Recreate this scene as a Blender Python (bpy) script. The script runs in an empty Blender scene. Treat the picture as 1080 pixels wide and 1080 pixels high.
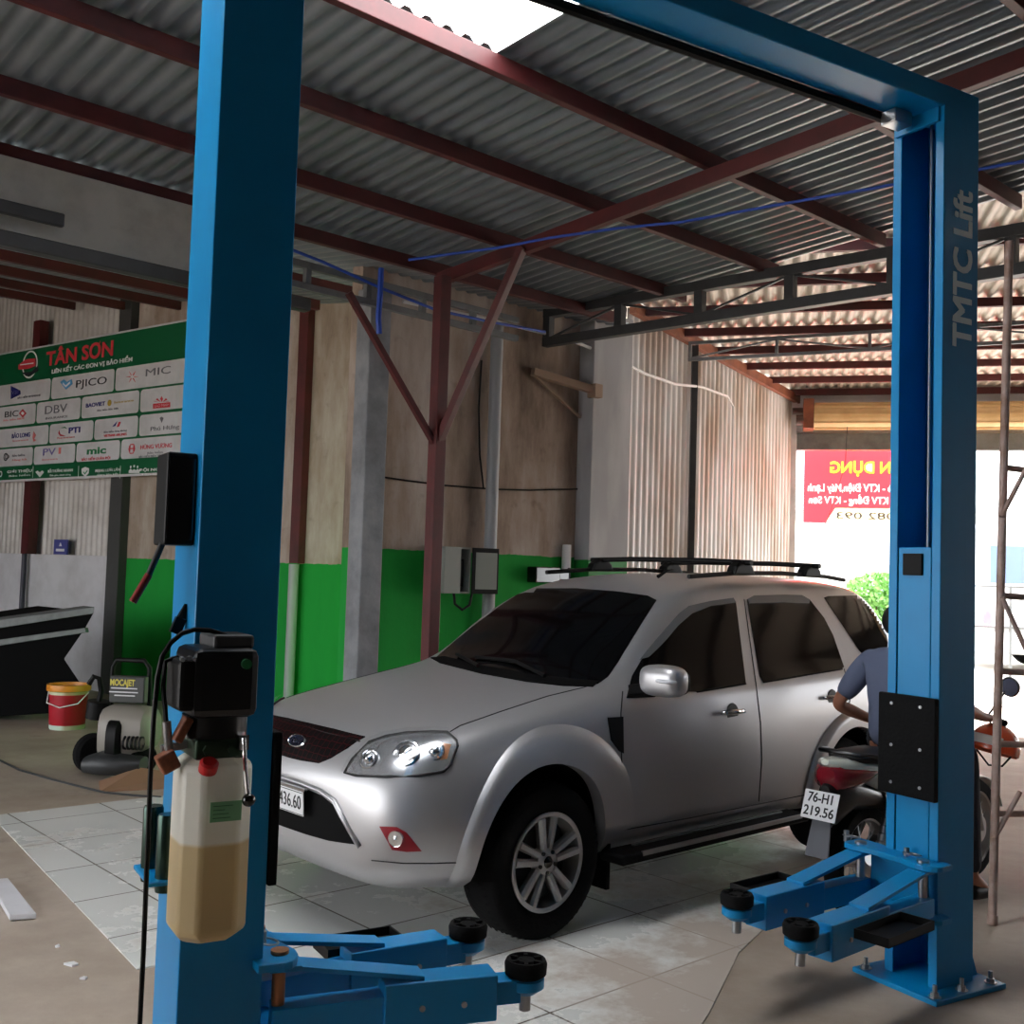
import bpy, bmesh, math, random
from math import sin, cos, pi, radians, sqrt, atan2
from mathutils import Vector, Matrix
from mathutils.bvhtree import BVHTree
from mathutils.geometry import delaunay_2d_cdt
random.seed(7)
V = Vector
SC = bpy.context.scene
COL = SC.collection

# ------------------------------------------------------------------ camera
FPX, CAMH, PITCH, ROLL = 1130.0, 1.7, radians(3.2), radians(1.8)
_f = V((0, cos(PITCH), sin(PITCH))); _u = V((0, -sin(PITCH), cos(PITCH))); _r = V((1, 0, 0))
CR = _r*cos(ROLL) + _u*sin(ROLL); CU = _u*cos(ROLL) - _r*sin(ROLL); CF = _f
CP = V((0, 0, CAMH))
def ray(px, py): return CR*((px-540)/FPX) + CU*((540-py)/FPX) + CF
def atz(px, py, z=0.0):
    d = ray(px, py); return CP + d*((z-CAMH)/d.z)
def atd(px, py, y):
    d = ray(px, py); return CP + d*(y/d.y)
def onplane(px, py, p0, n):
    d = ray(px, py); return CP + d*((p0-CP).dot(n)/d.dot(n))
cam = bpy.data.cameras.new('camera'); co = bpy.data.objects.new('camera', cam); COL.objects.link(co)
m = Matrix.Identity(4)
for i in range(3):
    m[i][0] = CR[i]; m[i][1] = CU[i]; m[i][2] = -CF[i]; m[i][3] = CP[i]
co.matrix_world = m
cam.sensor_fit = 'HORIZONTAL'; cam.sensor_width = 36; cam.lens = 36*FPX/1080; cam.clip_start = .05; cam.clip_end = 400
SC.camera = co

# ------------------------------------------------------------------ mesh builder
class MB:
    def __init__(s, M=None): s.v = []; s.f = []; s.M = M
    def add(s, vs, fs):
        b = len(s.v)
        s.v += [(s.M @ V(p)) if s.M is not None else V(p) for p in vs]
        s.f += [tuple(i+b for i in f) for f in fs]; return s
    def box(s, x0, x1, y0, y1, z0, z1):
        vs = [(x0,y0,z0),(x1,y0,z0),(x1,y1,z0),(x0,y1,z0),(x0,y0,z1),(x1,y0,z1),(x1,y1,z1),(x0,y1,z1)]
        return s.add(vs, [(0,3,2,1),(4,5,6,7),(0,1,5,4),(1,2,6,5),(2,3,7,6),(3,0,4,7)])
    def beam(s, p, q, w, h, up=(0,0,1)):
        p = V(p); q = V(q); d = (q-p).normalized(); up = V(up)
        sd = d.cross(up)
        if sd.length < 1e-4: sd = d.cross(V((1,0,0)))
        sd.normalize(); u = sd.cross(d)
        vs = [e + sd*(a*w/2) + u*(b*h/2) for e in (p, q) for a, b in ((-1,-1),(1,-1),(1,1),(-1,1))]
        return s.add(vs, [(0,1,2,3),(7,6,5,4),(0,4,5,1),(1,5,6,2),(2,6,7,3),(3,7,4,0)])
    def tube(s, pts, r, seg=8, closed=False, cap=True):
        pts = [V(p) for p in pts]; n = len(pts); rs = r if isinstance(r, (list, tuple)) else [r]*n
        vs = []; fs = []; prev = None
        for i, p in enumerate(pts):
            if closed: t = pts[(i+1) % n]-pts[i-1]
            else: t = pts[min(i+1, n-1)]-pts[max(i-1, 0)]
            t.normalize()
            if prev is None:
                a = t.cross(V((0,0,1)))
                if a.length < .05: a = t.cross(V((1,0,0)))
            else:
                a = prev - t*prev.dot(t)
            a.normalize(); prev = a; b = t.cross(a)
            vs += [p + (a*cos(2*pi*k/seg) + b*sin(2*pi*k/seg))*rs[i] for k in range(seg)]
        for i in range(n if closed else n-1):
            j = (i+1) % n
            fs += [(i*seg+k, i*seg+(k+1) % seg, j*seg+(k+1) % seg, j*seg+k) for k in range(seg)]
        if cap and not closed:
            fs.append(tuple(range(seg))[::-1]); fs.append(tuple((n-1)*seg+k for k in range(seg)))
        return s.add(vs, fs)
    def cyl(s, p, q, r, r2=None, seg=20): return s.tube([p, q], [r, r if r2 is None else r2], seg)
    def lathe(s, prof, o=(0,0,0), ax=(0,0,1), seg=32, a0=0., a1=2*pi):
        o = V(o); ax = V(ax).normalized(); e = ax.cross(V((0,0,1)))
        if e.length < .05: e = ax.cross(V((1,0,0)))
        e.normalize(); g = ax.cross(e); full = abs(a1-a0-2*pi) < 1e-6; n = seg if full else seg+1
        vs = []; fs = []
        for r, h in prof:
            vs += [o + ax*h + (e*cos(a0+(a1-a0)*k/seg) + g*sin(a0+(a1-a0)*k/seg))*r for k in range(n)]
        for i in range(len(prof)-1):
            for k in range(seg):
                k2 = (k+1) % n
                fs.append((i*n+k, i*n+k2, (i+1)*n+k2, (i+1)*n+k))
        return s.add(vs, fs)
    def sphere(s, c, r, sc=(1,1,1), seg=20, rings=12):
        c = V(c); vs = [c + V((0,0,r*sc[2]))]; fs = []
        for i in range(1, rings):
            t = pi*i/rings
            vs += [c + V((r*sc[0]*sin(t)*cos(2*pi*k/seg), r*sc[1]*sin(t)*sin(2*pi*k/seg), r*sc[2]*cos(t))) for k in range(seg)]
        vs.append(c - V((0,0,r*sc[2]))); last = len(vs)-1
        for k in range(seg):
            fs.append((0, 1+k, 1+(k+1) % seg)); fs.append((last, last-seg+(k+1) % seg, last-seg+k))
        for i in range(rings-2):
            for k in range(seg):
                a = 1+i*seg; fs.append((a+k, a+seg+k, a+seg+(k+1) % seg, a+(k+1) % seg))
        return s.add(vs, fs)
    def prism(s, poly, fn0, fn1):          # poly of 2D points, fn0/fn1 map (a,b) -> near / far 3D point
        n = len(poly); vs = [fn0(*p) for p in poly] + [fn1(*p) for p in poly]
        return s.add(vs, [tuple(range(n)), tuple(range(2*n-1, n-1, -1))] + [(i, i+n, (i+1) % n + n, (i+1) % n) for i in range(n)])
    def mesh(s, me):
        return s.add([v.co.copy() for v in me.vertices], [tuple(p.vertices) for p in me.polygons])
    def build(s, name, mat, parent=None, bevel=0, smooth=None, recalc=True, loc=None):
        me = bpy.data.meshes.new(name); me.from_pydata([tuple(p) for p in s.v], [], s.f); me.validate()
        if recalc:
            b = bmesh.new(); b.from_mesh(me); bmesh.ops.recalc_face_normals(b, faces=b.faces); b.to_mesh(me); b.free()
        return link(name, me, mat, parent, bevel, smooth)
def link(name, me, mat, parent=None, bevel=0, smooth=None):
    me.materials.clear(); me.materials.append(mat)
    o = bpy.data.objects.new(name, me); COL.objects.link(o)
    if parent is not None: o.parent = parent
    if smooth:
        me.polygons.foreach_set('use_smooth', [True]*len(me.polygons))
        if smooth < 3: me.set_sharp_from_angle(angle=smooth)
    if bevel:
        b = o.modifiers.new('bevel', 'BEVEL'); b.width = bevel; b.segments = 2; b.limit_method = 'ANGLE'; b.angle_limit = radians(40)
    return o
SM = radians(40)
def tag(o, label=None, cat=None, group=None, kind=None):
    if label: o['label'] = label
    if cat: o['category'] = cat
    if group: o['group'] = group
    if kind: o['kind'] = kind
    return o
def thing(name, label, cat, loc=(0,0,0), rz=0, group=None):
    o = bpy.data.objects.new(name, None); COL.objects.link(o); o.empty_display_size = .1
    o.location = loc; o.rotation_euler = (0, 0, rz); return tag(o, label, cat, group)
def struct(o): o['kind'] = 'structure'; return o
def text_mesh(s, size, ext=.002, align='CENTER', bold=0.0, shear=0.0):
    c = bpy.data.curves.new('txt', 'FONT'); c.body = s; c.size = size; c.extrude = ext; c.align_x = align; c.align_y = 'CENTER'
    c.offset = bold; c.shear = shear; c.resolution_u = 3
    o = bpy.data.objects.new('txt', c); COL.objects.link(o); bpy.context.view_layer.update()
    me = bpy.data.meshes.new_from_object(o.evaluated_get(bpy.context.evaluated_depsgraph_get()))
    bpy.data.objects.remove(o); bpy.data.curves.remove(c); return me
def put_text(mb, s, size, o, ex, ey, ext=.002, align='CENTER', bold=0., width=None, shear=0.):
    me = text_mesh(s, size, ext, align, bold, shear)
    o = V(o); ex = V(ex).normalized(); ey = V(ey).normalized(); ez = ex.cross(ey)
    k = 1.0
    if width:
        xs = [v.co.x for v in me.vertices]; w = max(xs)-min(xs); k = width/w
    mb.add([o + ex*(v.co.x*k) + ey*v.co.y + ez*v.co.z for v in me.vertices], [tuple(p.vertices) for p in me.polygons])
    bpy.data.meshes.remove(me)

# ------------------------------------------------------------------ materials
def L3(c): return tuple(((x/255)/12.92 if x/255 <= .04045 else ((x/255+.055)/1.055)**2.4) for x in c) + (1,)
def mat(name, rgb, rough=.5, metal=0., coat=0., noise=None, bump=None, emit=None, trans=0., spec=.5, lin=None):
    """noise = (scale, second rgb, amount lo, hi); bump = (scale, strength)"""
    m = bpy.data.materials.new(name); m.use_nodes = True; nt = m.node_tree; N = nt.nodes; K = nt.links
    b = N['Principled BSDF']; b.inputs['Base Color'].default_value = lin or L3(rgb)
    b.inputs['Roughness'].default_value = rough; b.inputs['Metallic'].default_value = metal
    b.inputs['Coat Weight'].default_value = coat; b.inputs['Coat Roughness'].default_value = .12
    b.inputs['Specular IOR Level'].default_value = spec
    b.inputs['Transmission Weight'].default_value = trans
    tc = N.new('ShaderNodeTexCoord')
    if noise:
        n = N.new('ShaderNodeTexNoise'); n.inputs['Scale'].default_value = noise[0]; n.inputs['Detail'].default_value = 6
        n.inputs['Roughness'].default_value = .62
        K.new(tc.outputs['Object'], n.inputs['Vector'])
        r = N.new('ShaderNodeValToRGB'); r.color_ramp.elements[0].position = noise[2]; r.color_ramp.elements[1].position = noise[3]
        r.color_ramp.elements[0].color = L3(rgb); r.color_ramp.elements[1].color = L3(noise[1])
        K.new(n.outputs['Fac'], r.inputs['Fac']); K.new(r.outputs['Color'], b.inputs['Base Color'])
    if bump:
        n2 = N.new('ShaderNodeTexNoise'); n2.inputs['Scale'].default_value = bump[0]; n2.inputs['Detail'].default_value = 4
        K.new(tc.outputs['Object'], n2.inputs['Vector'])
        bp = N.new('ShaderNodeBump'); bp.inputs['Strength'].default_value = bump[1]; bp.inputs['Distance'].default_value = .02
        K.new(n2.outputs['Fac'], bp.inputs['Height']); K.new(bp.outputs['Normal'], b.inputs['Normal'])
    if emit:
        b.inputs['Emission Color'].default_value = L3(rgb); b.inputs['Emission Strength'].default_value = emit
    return m
MT = {}
MT['blue'] = mat('blue_paint', (0,136,196), .4, coat=.08, spec=.35, noise=(3, (0,126,186), .3, .7))
MT['black'] = mat('black_plastic', (12,12,13), .5, spec=.2)
MT['gloss_black'] = mat('gloss_black', (8,8,10), .12, coat=.5)
MT['rubber'] = mat('black_rubber', (14,14,15), .8, bump=(60, .15), spec=.15)
MT['tire'] = mat('tire_rubber', (13,13,14), .85, noise=(9, (34,31,29), .55, .9), bump=(40, .2), spec=.15)
MT['steel'] = mat('steel', (170,172,175), .35, 1.)
MT['chrome'] = mat('chrome', (215,217,220), .12, 1.)
MT['galv'] = mat('galvanised_sheet', (146,154,160), .42, .5, noise=(1.3, (116,123,128), .35, .75))
MT['galv_warm'] = mat('galvanised_sheet_warm', (205,196,188), .5, .25, noise=(1.1, (170,158,148), .35, .75))
MT['wall_sheet'] = mat('old_wall_sheet', (196,192,188), .55, .2, noise=(1.6, (150,140,130), .4, .8))
MT['red_steel'] = mat('red_oxide_steel', (88,28,30), .55, noise=(4, (64,24,25), .35, .7))
MT['grey_steel'] = mat('grey_painted_steel', (112,116,118), .55, noise=(5, (84,86,86), .35, .7))
MT['dark_steel'] = mat('dark_steel', (52,54,56), .5, noise=(5, (36,37,38), .35, .7))
MT['white'] = mat('white_paint', (222,222,224), .6)
MT['offwhite'] = mat('white_panel', (205,204,208), .6, noise=(2, (176,174,176), .4, .8))
MT['concrete_col'] = mat('concrete_column', (140,142,146), .85, noise=(3, (104,106,110), .35, .7), bump=(14, .3))
MT['red'] = mat('red_plastic', (190,28,30), .4)
MT['ink'] = mat('black_ink', (18,18,22), .6)
MT['cloud'] = None
def wall_paint(name, split, axis_noise=1.1):
    """green dado below z=split, stained raw plaster above"""
    m = mat(name, (0,0,0), .9); nt = m.node_tree; N = nt.nodes; K = nt.links; b = N['Principled BSDF']
    tc = N.new('ShaderNodeTexCoord'); sep = N.new('ShaderNodeSeparateXYZ'); K.new(tc.outputs['Object'], sep.inputs[0])
    n1 = N.new('ShaderNodeTexNoise'); n1.inputs['Scale'].default_value = 1.0; n1.inputs['Detail'].default_value = 8; n1.inputs['Roughness'].default_value = .65
    mp = N.new('ShaderNodeMapping'); mp.inputs['Scale'].default_value = (1.5, 1.5, .42); K.new(tc.outputs['Object'], mp.inputs[0]); K.new(mp.outputs[0], n1.inputs['Vector'])
    r = N.new('ShaderNodeValToRGB'); e = r.color_ramp.elements; e[0].position = .32; e[0].color = L3((104,88,76)); e[1].position = .66; e[1].color = L3((190,180,172))
    x = r.color_ramp.elements.new(.48); x.color = L3((158,140,126))
    K.new(n1.outputs['Fac'], r.inputs['Fac'])
    n2 = N.new('ShaderNodeTexNoise'); n2.inputs['Scale'].default_value = 7; n2.inputs['Detail'].default_value = 8; K.new(tc.outputs['Object'], n2.inputs['Vector'])
    r2 = N.new('ShaderNodeValToRGB'); r2.color_ramp.elements[0].position = .60; r2.color_ramp.elements[0].color = (0,0,0,1); r2.color_ramp.elements[1].position = .9; r2.color_ramp.elements[1].color = (.6,.6,.6,1)
    K.new(n2.outputs['Fac'], r2.inputs['Fac'])
    mx0 = N.new('ShaderNodeMixRGB'); mx0.inputs['Color2'].default_value = L3((74,60,50)); K.new(r2.outputs['Color'], mx0.inputs['Fac']); K.new(r.outputs['Color'], mx0.inputs['Color1'])
    # green
    g = N.new('ShaderNodeValToRGB'); g.color_ramp.elements[0].position = .3; g.color_ramp.elements[0].color = L3((8,132,44)); g.color_ramp.elements[1].position = .7; g.color_ramp.elements[1].color = L3((16,150,52))
    K.new(n1.outputs['Fac'], g.inputs['Fac'])
    ad = N.new('ShaderNodeMath'); ad.operation = 'MULTIPLY_ADD'; ad.inputs[1].default_value = .04; ad.inputs[2].default_value = split - .02; K.new(n2.outputs['Fac'], ad.inputs[0])
    lt = N.new('ShaderNodeMath'); lt.operation = 'LESS_THAN'; K.new(sep.outputs['Z'], lt.inputs[0]); K.new(ad.outputs[0], lt.inputs[1])
    mx = N.new('ShaderNodeMixRGB'); K.new(lt.outputs[0], mx.inputs['Fac']); K.new(mx0.outputs[0], mx.inputs['Color1']); K.new(g.outputs['Color'], mx.inputs['Color2'])
    K.new(mx.outputs[0], b.inputs['Base Color'])
    bp = N.new('ShaderNodeBump'); bp.inputs['Strength'].default_value = .25; bp.inputs['Distance'].default_value = .02; K.new(n2.outputs['Fac'], bp.inputs['Height']); K.new(bp.outputs[0], b.inputs['Normal'])
    return m
MT['wall'] = wall_paint('stained_plaster_green_dado', 1.86)
MT['wall_deep'] = wall_paint('plaster_green_dado', 1.72)
def floor_mat():
    m = mat('concrete_floor', (0,0,0), .75); nt = m.node_tree; N = nt.nodes; K = nt.links; b = N['Principled BSDF']
    tc = N.new('ShaderNodeTexCoord')
    def noise(s, d=8):
        n = N.new('ShaderNodeTexNoise'); n.inputs['Scale'].default_value = s; n.inputs['Detail'].default_value = d; n.inputs['Roughness'].default_value = .65; K.new(tc.outputs['Object'], n.inputs['Vector']); return n
    n1 = noise(.7); n2 = noise(6); n3 = noise(2.2)
    r = N.new('ShaderNodeValToRGB'); e = r.color_ramp.elements; e[0].position = .3; e[0].color = L3((150,132,116)); e[1].position = .7; e[1].color = L3((192,178,164))
    K.new(n1.outputs['Fac'], r.inputs['Fac'])
    r2 = N.new('ShaderNodeValToRGB'); r2.color_ramp.elements[0].position = .62; r2.color_ramp.elements[0].color = (0,0,0,1); r2.color_ramp.elements[1].position = .8; r2.color_ramp.elements[1].color = (.7,.7,.7,1)
    K.new(n3.outputs['Fac'], r2.inputs['Fac'])
    mx = N.new('ShaderNodeMixRGB'); mx.inputs['Color2'].default_value = L3((84,72,64)); K.new(r2.outputs['Color'], mx.inputs['Fac']); K.new(r.outputs['Color'], mx.inputs['Color1'])
    mx2 = N.new('ShaderNodeMixRGB'); mx2.blend_type = 'MULTIPLY'; mx2.inputs['Fac'].default_value = .25; K.new(mx.outputs[0], mx2.inputs['Color1']); K.new(n2.outputs['Fac'], mx2.inputs['Color2'])
    K.new(mx2.outputs[0], b.inputs['Base Color'])
    bp = N.new('ShaderNodeBump'); bp.inputs['Strength'].default_value = .25; bp.inputs['Distance'].default_value = .015; K.new(n2.outputs['Fac'], bp.inputs['Height']); K.new(bp.outputs[0], b.inputs['Normal'])
    return m
MT['floor'] = floor_mat()
def tile_mat():
    m = mat('white_floor_tile', (0,0,0), .28); nt = m.node_tree; N = nt.nodes; K = nt.links; b = N['Principled BSDF']
    tc = N.new('ShaderNodeTexCoord')
    br = N.new('ShaderNodeTexBrick'); br.offset = 0; br.inputs['Scale'].default_value = 1; br.inputs['Brick Width'].default_value = .6; br.inputs['Row Height'].default_value = .6
    br.inputs['Mortar Size'].default_value = .006; br.inputs['Mortar Smooth'].default_value = .3; br.inputs['Color1'].default_value = L3((222,222,218)); br.inputs['Color2'].default_value = L3((214,215,212)); br.inputs['Mortar'].default_value = L3((110,102,94))
    K.new(tc.outputs['Object'], br.inputs['Vector'])
    n = N.new('ShaderNodeTexNoise'); n.inputs['Scale'].default_value = 1.6; n.inputs['Detail'].default_value = 9; n.inputs['Roughness'].default_value = .7; K.new(tc.outputs['Object'], n.inputs['Vector'])
    sep = N.new('ShaderNodeSeparateXYZ'); K.new(tc.outputs['Object'], sep.inputs[0])
    m1 = N.new('ShaderNodeMath'); m1.operation = 'MULTIPLY_ADD'; m1.inputs[1].default_value = -.37; m1.inputs[2].default_value = -1.4; K.new(sep.outputs['X'], m1.inputs[0])
    m2 = N.new('ShaderNodeMath'); K.new(m1.outputs[0], m2.inputs[0]); K.new(sep.outputs['Y'], m2.inputs[1])
    ma = N.new('ShaderNodeMapRange'); ma.inputs['From Min'].default_value = .0; ma.inputs['From Max'].default_value = .9; ma.inputs['To Min'].default_value = .27; ma.inputs['To Max'].default_value = .0; K.new(m2.outputs[0], ma.inputs['Value'])
    ad = N.new('ShaderNodeMath'); K.new(n.outputs['Fac'], ad.inputs[0]); K.new(ma.outputs[0], ad.inputs[1])
    r = N.new('ShaderNodeValToRGB'); r.color_ramp.elements[0].position = .54; r.color_ramp.elements[0].color = (0,0,0,1); r.color_ramp.elements[1].position = .72; r.color_ramp.elements[1].color = (.85,.85,.85,1); K.new(ad.outputs[0], r.inputs['Fac'])
    mx = N.new('ShaderNodeMixRGB'); mx.inputs['Color2'].default_value = L3((172,156,142)); K.new(r.outputs['Color'], mx.inputs['Fac']); K.new(br.outputs['Color'], mx.inputs['Color1']); K.new(mx.outputs[0], b.inputs['Base Color'])
    rr = N.new('ShaderNodeMapRange'); rr.inputs['To Min'].default_value = .25; rr.inputs['To Max'].default_value = .7; K.new(r.outputs['Color'], rr.inputs['Value']); K.new(rr.outputs[0], b.inputs['Roughness'])
    return m
MT['tile'] = tile_mat()
def translucent(name, rgb, f=.5):
    m = bpy.data.materials.new(name); m.use_nodes = True; N = m.node_tree.nodes; K = m.node_tree.links
    b = N['Principled BSDF']; b.inputs['Base Color'].default_value = L3(rgb); b.inputs['Roughness'].default_value = .5
    t = N.new('ShaderNodeBsdfTranslucent'); t.inputs['Color'].default_value = L3(rgb); x = N.new('ShaderNodeMixShader'); x.inputs[0].default_value = f
    K.new(b.outputs[0], x.inputs[1]); K.new(t.outputs[0], x.inputs[2]); K.new(x.outputs[0], N['Material Output'].inputs[0]); return m
def clear(name, tint=(1,1,1,1), f=.85, rough=.03):
    m = bpy.data.materials.new(name); m.use_nodes = True; N = m.node_tree.nodes; K = m.node_tree.links
    N.remove(N['Principled BSDF']); t = N.new('ShaderNodeBsdfTransparent'); t.inputs['Color'].default_value = tint
    g = N.new('ShaderNodeBsdfGlossy'); g.inputs['Roughness'].default_value = rough; x = N.new('ShaderNodeMixShader'); x.inputs[0].default_value = 1-f
    K.new(t.outputs[0], x.inputs[1]); K.new(g.outputs[0], x.inputs[2]); K.new(x.outputs[0], N['Material Output'].inputs[0]); return m

# ------------------------------------------------------------------ frames
BYAW = radians(47.8); BM = V((sin(BYAW), cos(BYAW), 0)); BN = V((-cos(BYAW), sin(BYAW), 0)); BRZ = radians(90)-BYAW
SLOPE = .0555
def bw(mm, nn, z=0.): return BM*mm + BN*nn + V((0,0,z))
def tob(p): return p.dot(BM), p.dot(BN)
def zroof(nn, z0): return z0 - SLOPE*(nn-2.857)
BMAT = Matrix.Rotation(BRZ, 4, 'Z')
# ================================================================== BUILDING
def inB(o): o.rotation_euler = (0, 0, BRZ); return o
fl = MB(); fl.box(-30, 30, -14, 22, -.25, 0); struct(fl.build('floor', MT['floor']))
# white tile apron laid in the concrete
tl = MB(); poly = [(1.95,4.38),(2.3,4.32),(2.42,3.6),(2.5,2.2),(3.0,2.4),(3.5,2.62),(4.15,2.95),(4.6,3.1),(5.0,3.3),(5.6,3.45),(6.5,3.9),(6.95,5.3),(6.9,7.38),(2.3,7.5)]
tl.prism(poly, lambda a,b: (a,b,.006), lambda a,b: (a,b,-.02)); t = tl.build('floor', MT['tile']); struct(inB(t))

def corr(us, vs, fn, hole=None, per=.125, amp=.018, seg=8, flip=False):
    """corrugated sheet: waves along u, straight along v; fn(u, v, wave)->point; hole(u,v) drops cells"""
    mb = MB(); n = int(round((us[1]-us[0])/per*seg)); P = []
    for i in range(n+1):
        u = us[0] + per/seg*i; w = amp*sin(2*pi*i/seg)
        w = max(-amp*.8, min(amp*.8, w*1.25))
        P.append([fn(u, v, w) for v in vs])
    m = len(vs); mb.v = [V(p) for r in P for p in r]
    for i in range(n):
        for j in range(m-1):
            if hole and hole(us[0]+per/seg*(i+.5), (vs[j]+vs[j+1])/2): continue
            mb.f.append((i*m+j, i*m+j+1, (i+1)*m+j+1, (i+1)*m+j))
    return mb
# near roof (low pitch, falls to the rear wall)
r1 = corr((-5., 7.4), [-4.5,-2,0,1.5,3.06,4.06,5,6,7.06], lambda u,v,w: (u, v, zroof(v,4.425)+w), hole=lambda u,v: 0.0 < u < 3.47 and 3.06 < v < 4.06)
struct(inB(r1.build('ceiling', MT['galv'], smooth=radians(60), recalc=False)))
sky = corr((-.03, 3.5), [3.0,3.5,4.04], lambda u,v,w: (u, v, zroof(v,4.45)+w))
MT['fibre'] = translucent('clear_fibreglass_sheet', (250,252,255), .92)
struct(inB(sky.build('window_1', MT['fibre'], smooth=radians(60), recalc=False)))
# purlins of the near roof
purl = [(-3.9,'behind the camera'),(-2.9,''),(-1.95,''),(-.95,''),(.05,''),(1.05,''),(2.03,'rust red roof purlin in the top right corner of the view'),(3.06,'rust red roof purlin above the blue overhead beam'),
        (4.06,'rust red roof purlin along the edge of the bright skylight'),(5.0,'rust red roof purlin next below the skylight purlin'),
        (5.95,'rust red roof purlin, third from the rear wall gap, above the lower eave purlin'),(6.8,'dark red eave purlin with daylight showing through the sheet waves')]
purl[10] = (5.95, 'rust red roof purlin just above the dark eave purlin')
MT['red_dark'] = MT['red_steel']
for n_, lab in purl:
    if n_ < 1.5: continue
    p = MB(); p.beam((-4.9, n_, zroof(n_,4.35)), (7.38, n_, zroof(n_,4.35)), .05, .1)
    o = p.build('roof_purlin', MT['red_steel'], bevel=.004); inB(o); tag(o, lab, 'roof beam', 'purlins under the near roof')
# rafters
for m_, lab in ((5.25, 'rust red rafter crossing under the purlins from the Y post to the blue lift'),):
    p = MB(); p.beam((m_, 6.75, zroof(6.75,4.25)), (m_, -4.4, zroof(-4.4,4.25)), .06, .1)
    o = p.build('roof_rafter', MT['red_steel'], bevel=.004); inB(o); tag(o, lab, 'roof beam')
# Y post at the eave
y = thing('roof_post', 'dark red square post with two slanting braces in front of stained wall', 'post', bw(5.09,6.5,0), BRZ)
p = MB(); p.box(-.05,.05,-.05,.05,0,3.98); p.build('upright', MT['red_steel'], y, bevel=.005)
p = MB(); p.beam((.0,0,2.66),(.12,-.78,4.08),.06,.06); p.build('brace', MT['red_steel'], y, bevel=.004)
p = MB(); p.beam((-.02,0,2.66),(-.86,0,3.68),.045,.045); p.build('brace', MT['red_steel'], y, bevel=.004)
p = MB(); p.box(-.055,.055,-.055,.055,0,.02); p.box(-.09,.09,-.09,.09,0,.012); p.build('base_plate', MT['red_steel'], y)
# fascia panel under the eave, left
p = MB(); p.box(-4.5, 3.45, 6.585, 6.635, 3.6, 4.04); o = inB(p.build('eave_fascia', mat('fascia_sheet',(176,174,166),.6,noise=(2.5,(140,138,130),.4,.75)), bevel=.006)); tag(o, 'long grey sheet fascia under the eave above the advertising banner', 'fascia board')
p = MB(); p.beam((-4.5,6.5,3.52),(3.9,6.5,3.52),.09,.09); p.box(1.5,2.2,6.455,6.5,3.66,3.74) ; o = inB(p.build('eave_gutter', MT['dark_steel'], bevel=.01)); tag(o, 'dark gutter beam running below the grey fascia', 'gutter')
def truss(name, label, P, Q, top, bot, mt, c=.05, pitch=.42, diag=True, fr=False):
    t = thing(name, label, 'truss', (P.x,P.y,0), atan2((Q-P).y,(Q-P).x)); Lr = (Q-P).length
    a = MB(); a.beam((0,0,top-c/2),(Lr,0,top-c/2),c,c); a.build('top_chord', mt, t, bevel=.003)
    a = MB(); a.beam((0,0,bot+c/2),(Lr,0,bot+c/2),c,c); a.build('bottom_chord', mt, t, bevel=.003)
    k = 0; x = c/2
    while x < Lr:
        a = MB(); a.beam((x,0,bot+c),(x,0,top-c),c*.9,c*.9,up=(1,0,0)); a.build('vertical_web', mt, t); 
        if diag and x+pitch < Lr:
            z0, z1 = (bot+c, top-c) if k % 2 == 0 else (top-c, bot+c)
            a = MB(); a.beam((x+c/2,0,z0),(x+pitch-c/2,0,z1),.018,.018); a.build('diagonal_rod', mt, t)
        x += pitch; k += 1
    return t
truss('lattice_truss', 'light grey ladder truss along the eave between lift column and Y post', bw(2.95,6.78), bw(6.25,6.9), 3.93, 3.72, MT['grey_steel'], .05, .55, False)
truss('lattice_truss', 'dark grey lattice truss spanning across the far end of the near roof', V((.26,10.07,0)), V((7.2,3.91,0)), 4.2, 3.84, MT['dark_steel'], .085, .83)
truss('lattice_truss', 'slim grey lattice truss high in the bright rear hall', V((1.9,11.76,0)), V((7.6,9.17,0)), 4.31, 4.09, MT['grey_steel'], .035, .95)
# rear wall, stained plaster above green
w = MB(); w.box(4.95, 8.1, 7.4, 7.55, 0, 4.4); o = inB(w.build('wall_rear', MT['wall'])); struct(o)
w = MB(); w.box(4.92, 5.13, 7.22, 7.42, 0, 4.0); o = inB(w.build('concrete_column', MT['concrete_col'], bevel=.012)); tag(o, 'grey square concrete column at the left end of the stained wall', 'column')
w = MB(); w.box(7.55, 8.12, 7.2, 7.4, 0, 4.3); 
def split_mat(name, split, a, b, rough=.6, metal=0.):
    m = mat(name, a, rough, metal); nt = m.node_tree; N = nt.nodes; K = nt.links; bs = N['Principled BSDF']
    tc = N.new('ShaderNodeTexCoord'); sep = N.new('ShaderNodeSeparateXYZ'); K.new(tc.outputs['Object'], sep.inputs[0])
    n = N.new('ShaderNodeTexNoise'); n.inputs['Scale'].default_value = 1.3; n.inputs['Detail'].default_value = 8; mp = N.new('ShaderNodeMapping'); mp.inputs['Scale'].default_value = (2,2,.6); K.new(tc.outputs['Object'], mp.inputs[0]); K.new(mp.outputs[0], n.inputs['Vector'])
    r = N.new('ShaderNodeValToRGB'); r.color_ramp.elements[0].position = .42; r.color_ramp.elements[0].color = L3(b[0]); r.color_ramp.elements[1].position = .66; r.color_ramp.elements[1].color = L3(b[1]); K.new(n.outputs['Fac'], r.inputs['Fac'])
    lt = N.new('ShaderNodeMath'); lt.operation = 'LESS_THAN'; lt.inputs[1].default_value = split; K.new(sep.outputs['Z'], lt.inputs[0])
    mx = N.new('ShaderNodeMixRGB'); K.new(lt.outputs[0], mx.inputs['Fac']); K.new(r.outputs['Color'], mx.inputs['Color1']); mx.inputs['Color2'].default_value = L3(a); K.new(mx.outputs[0], bs.inputs['Base Color']); return m
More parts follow.
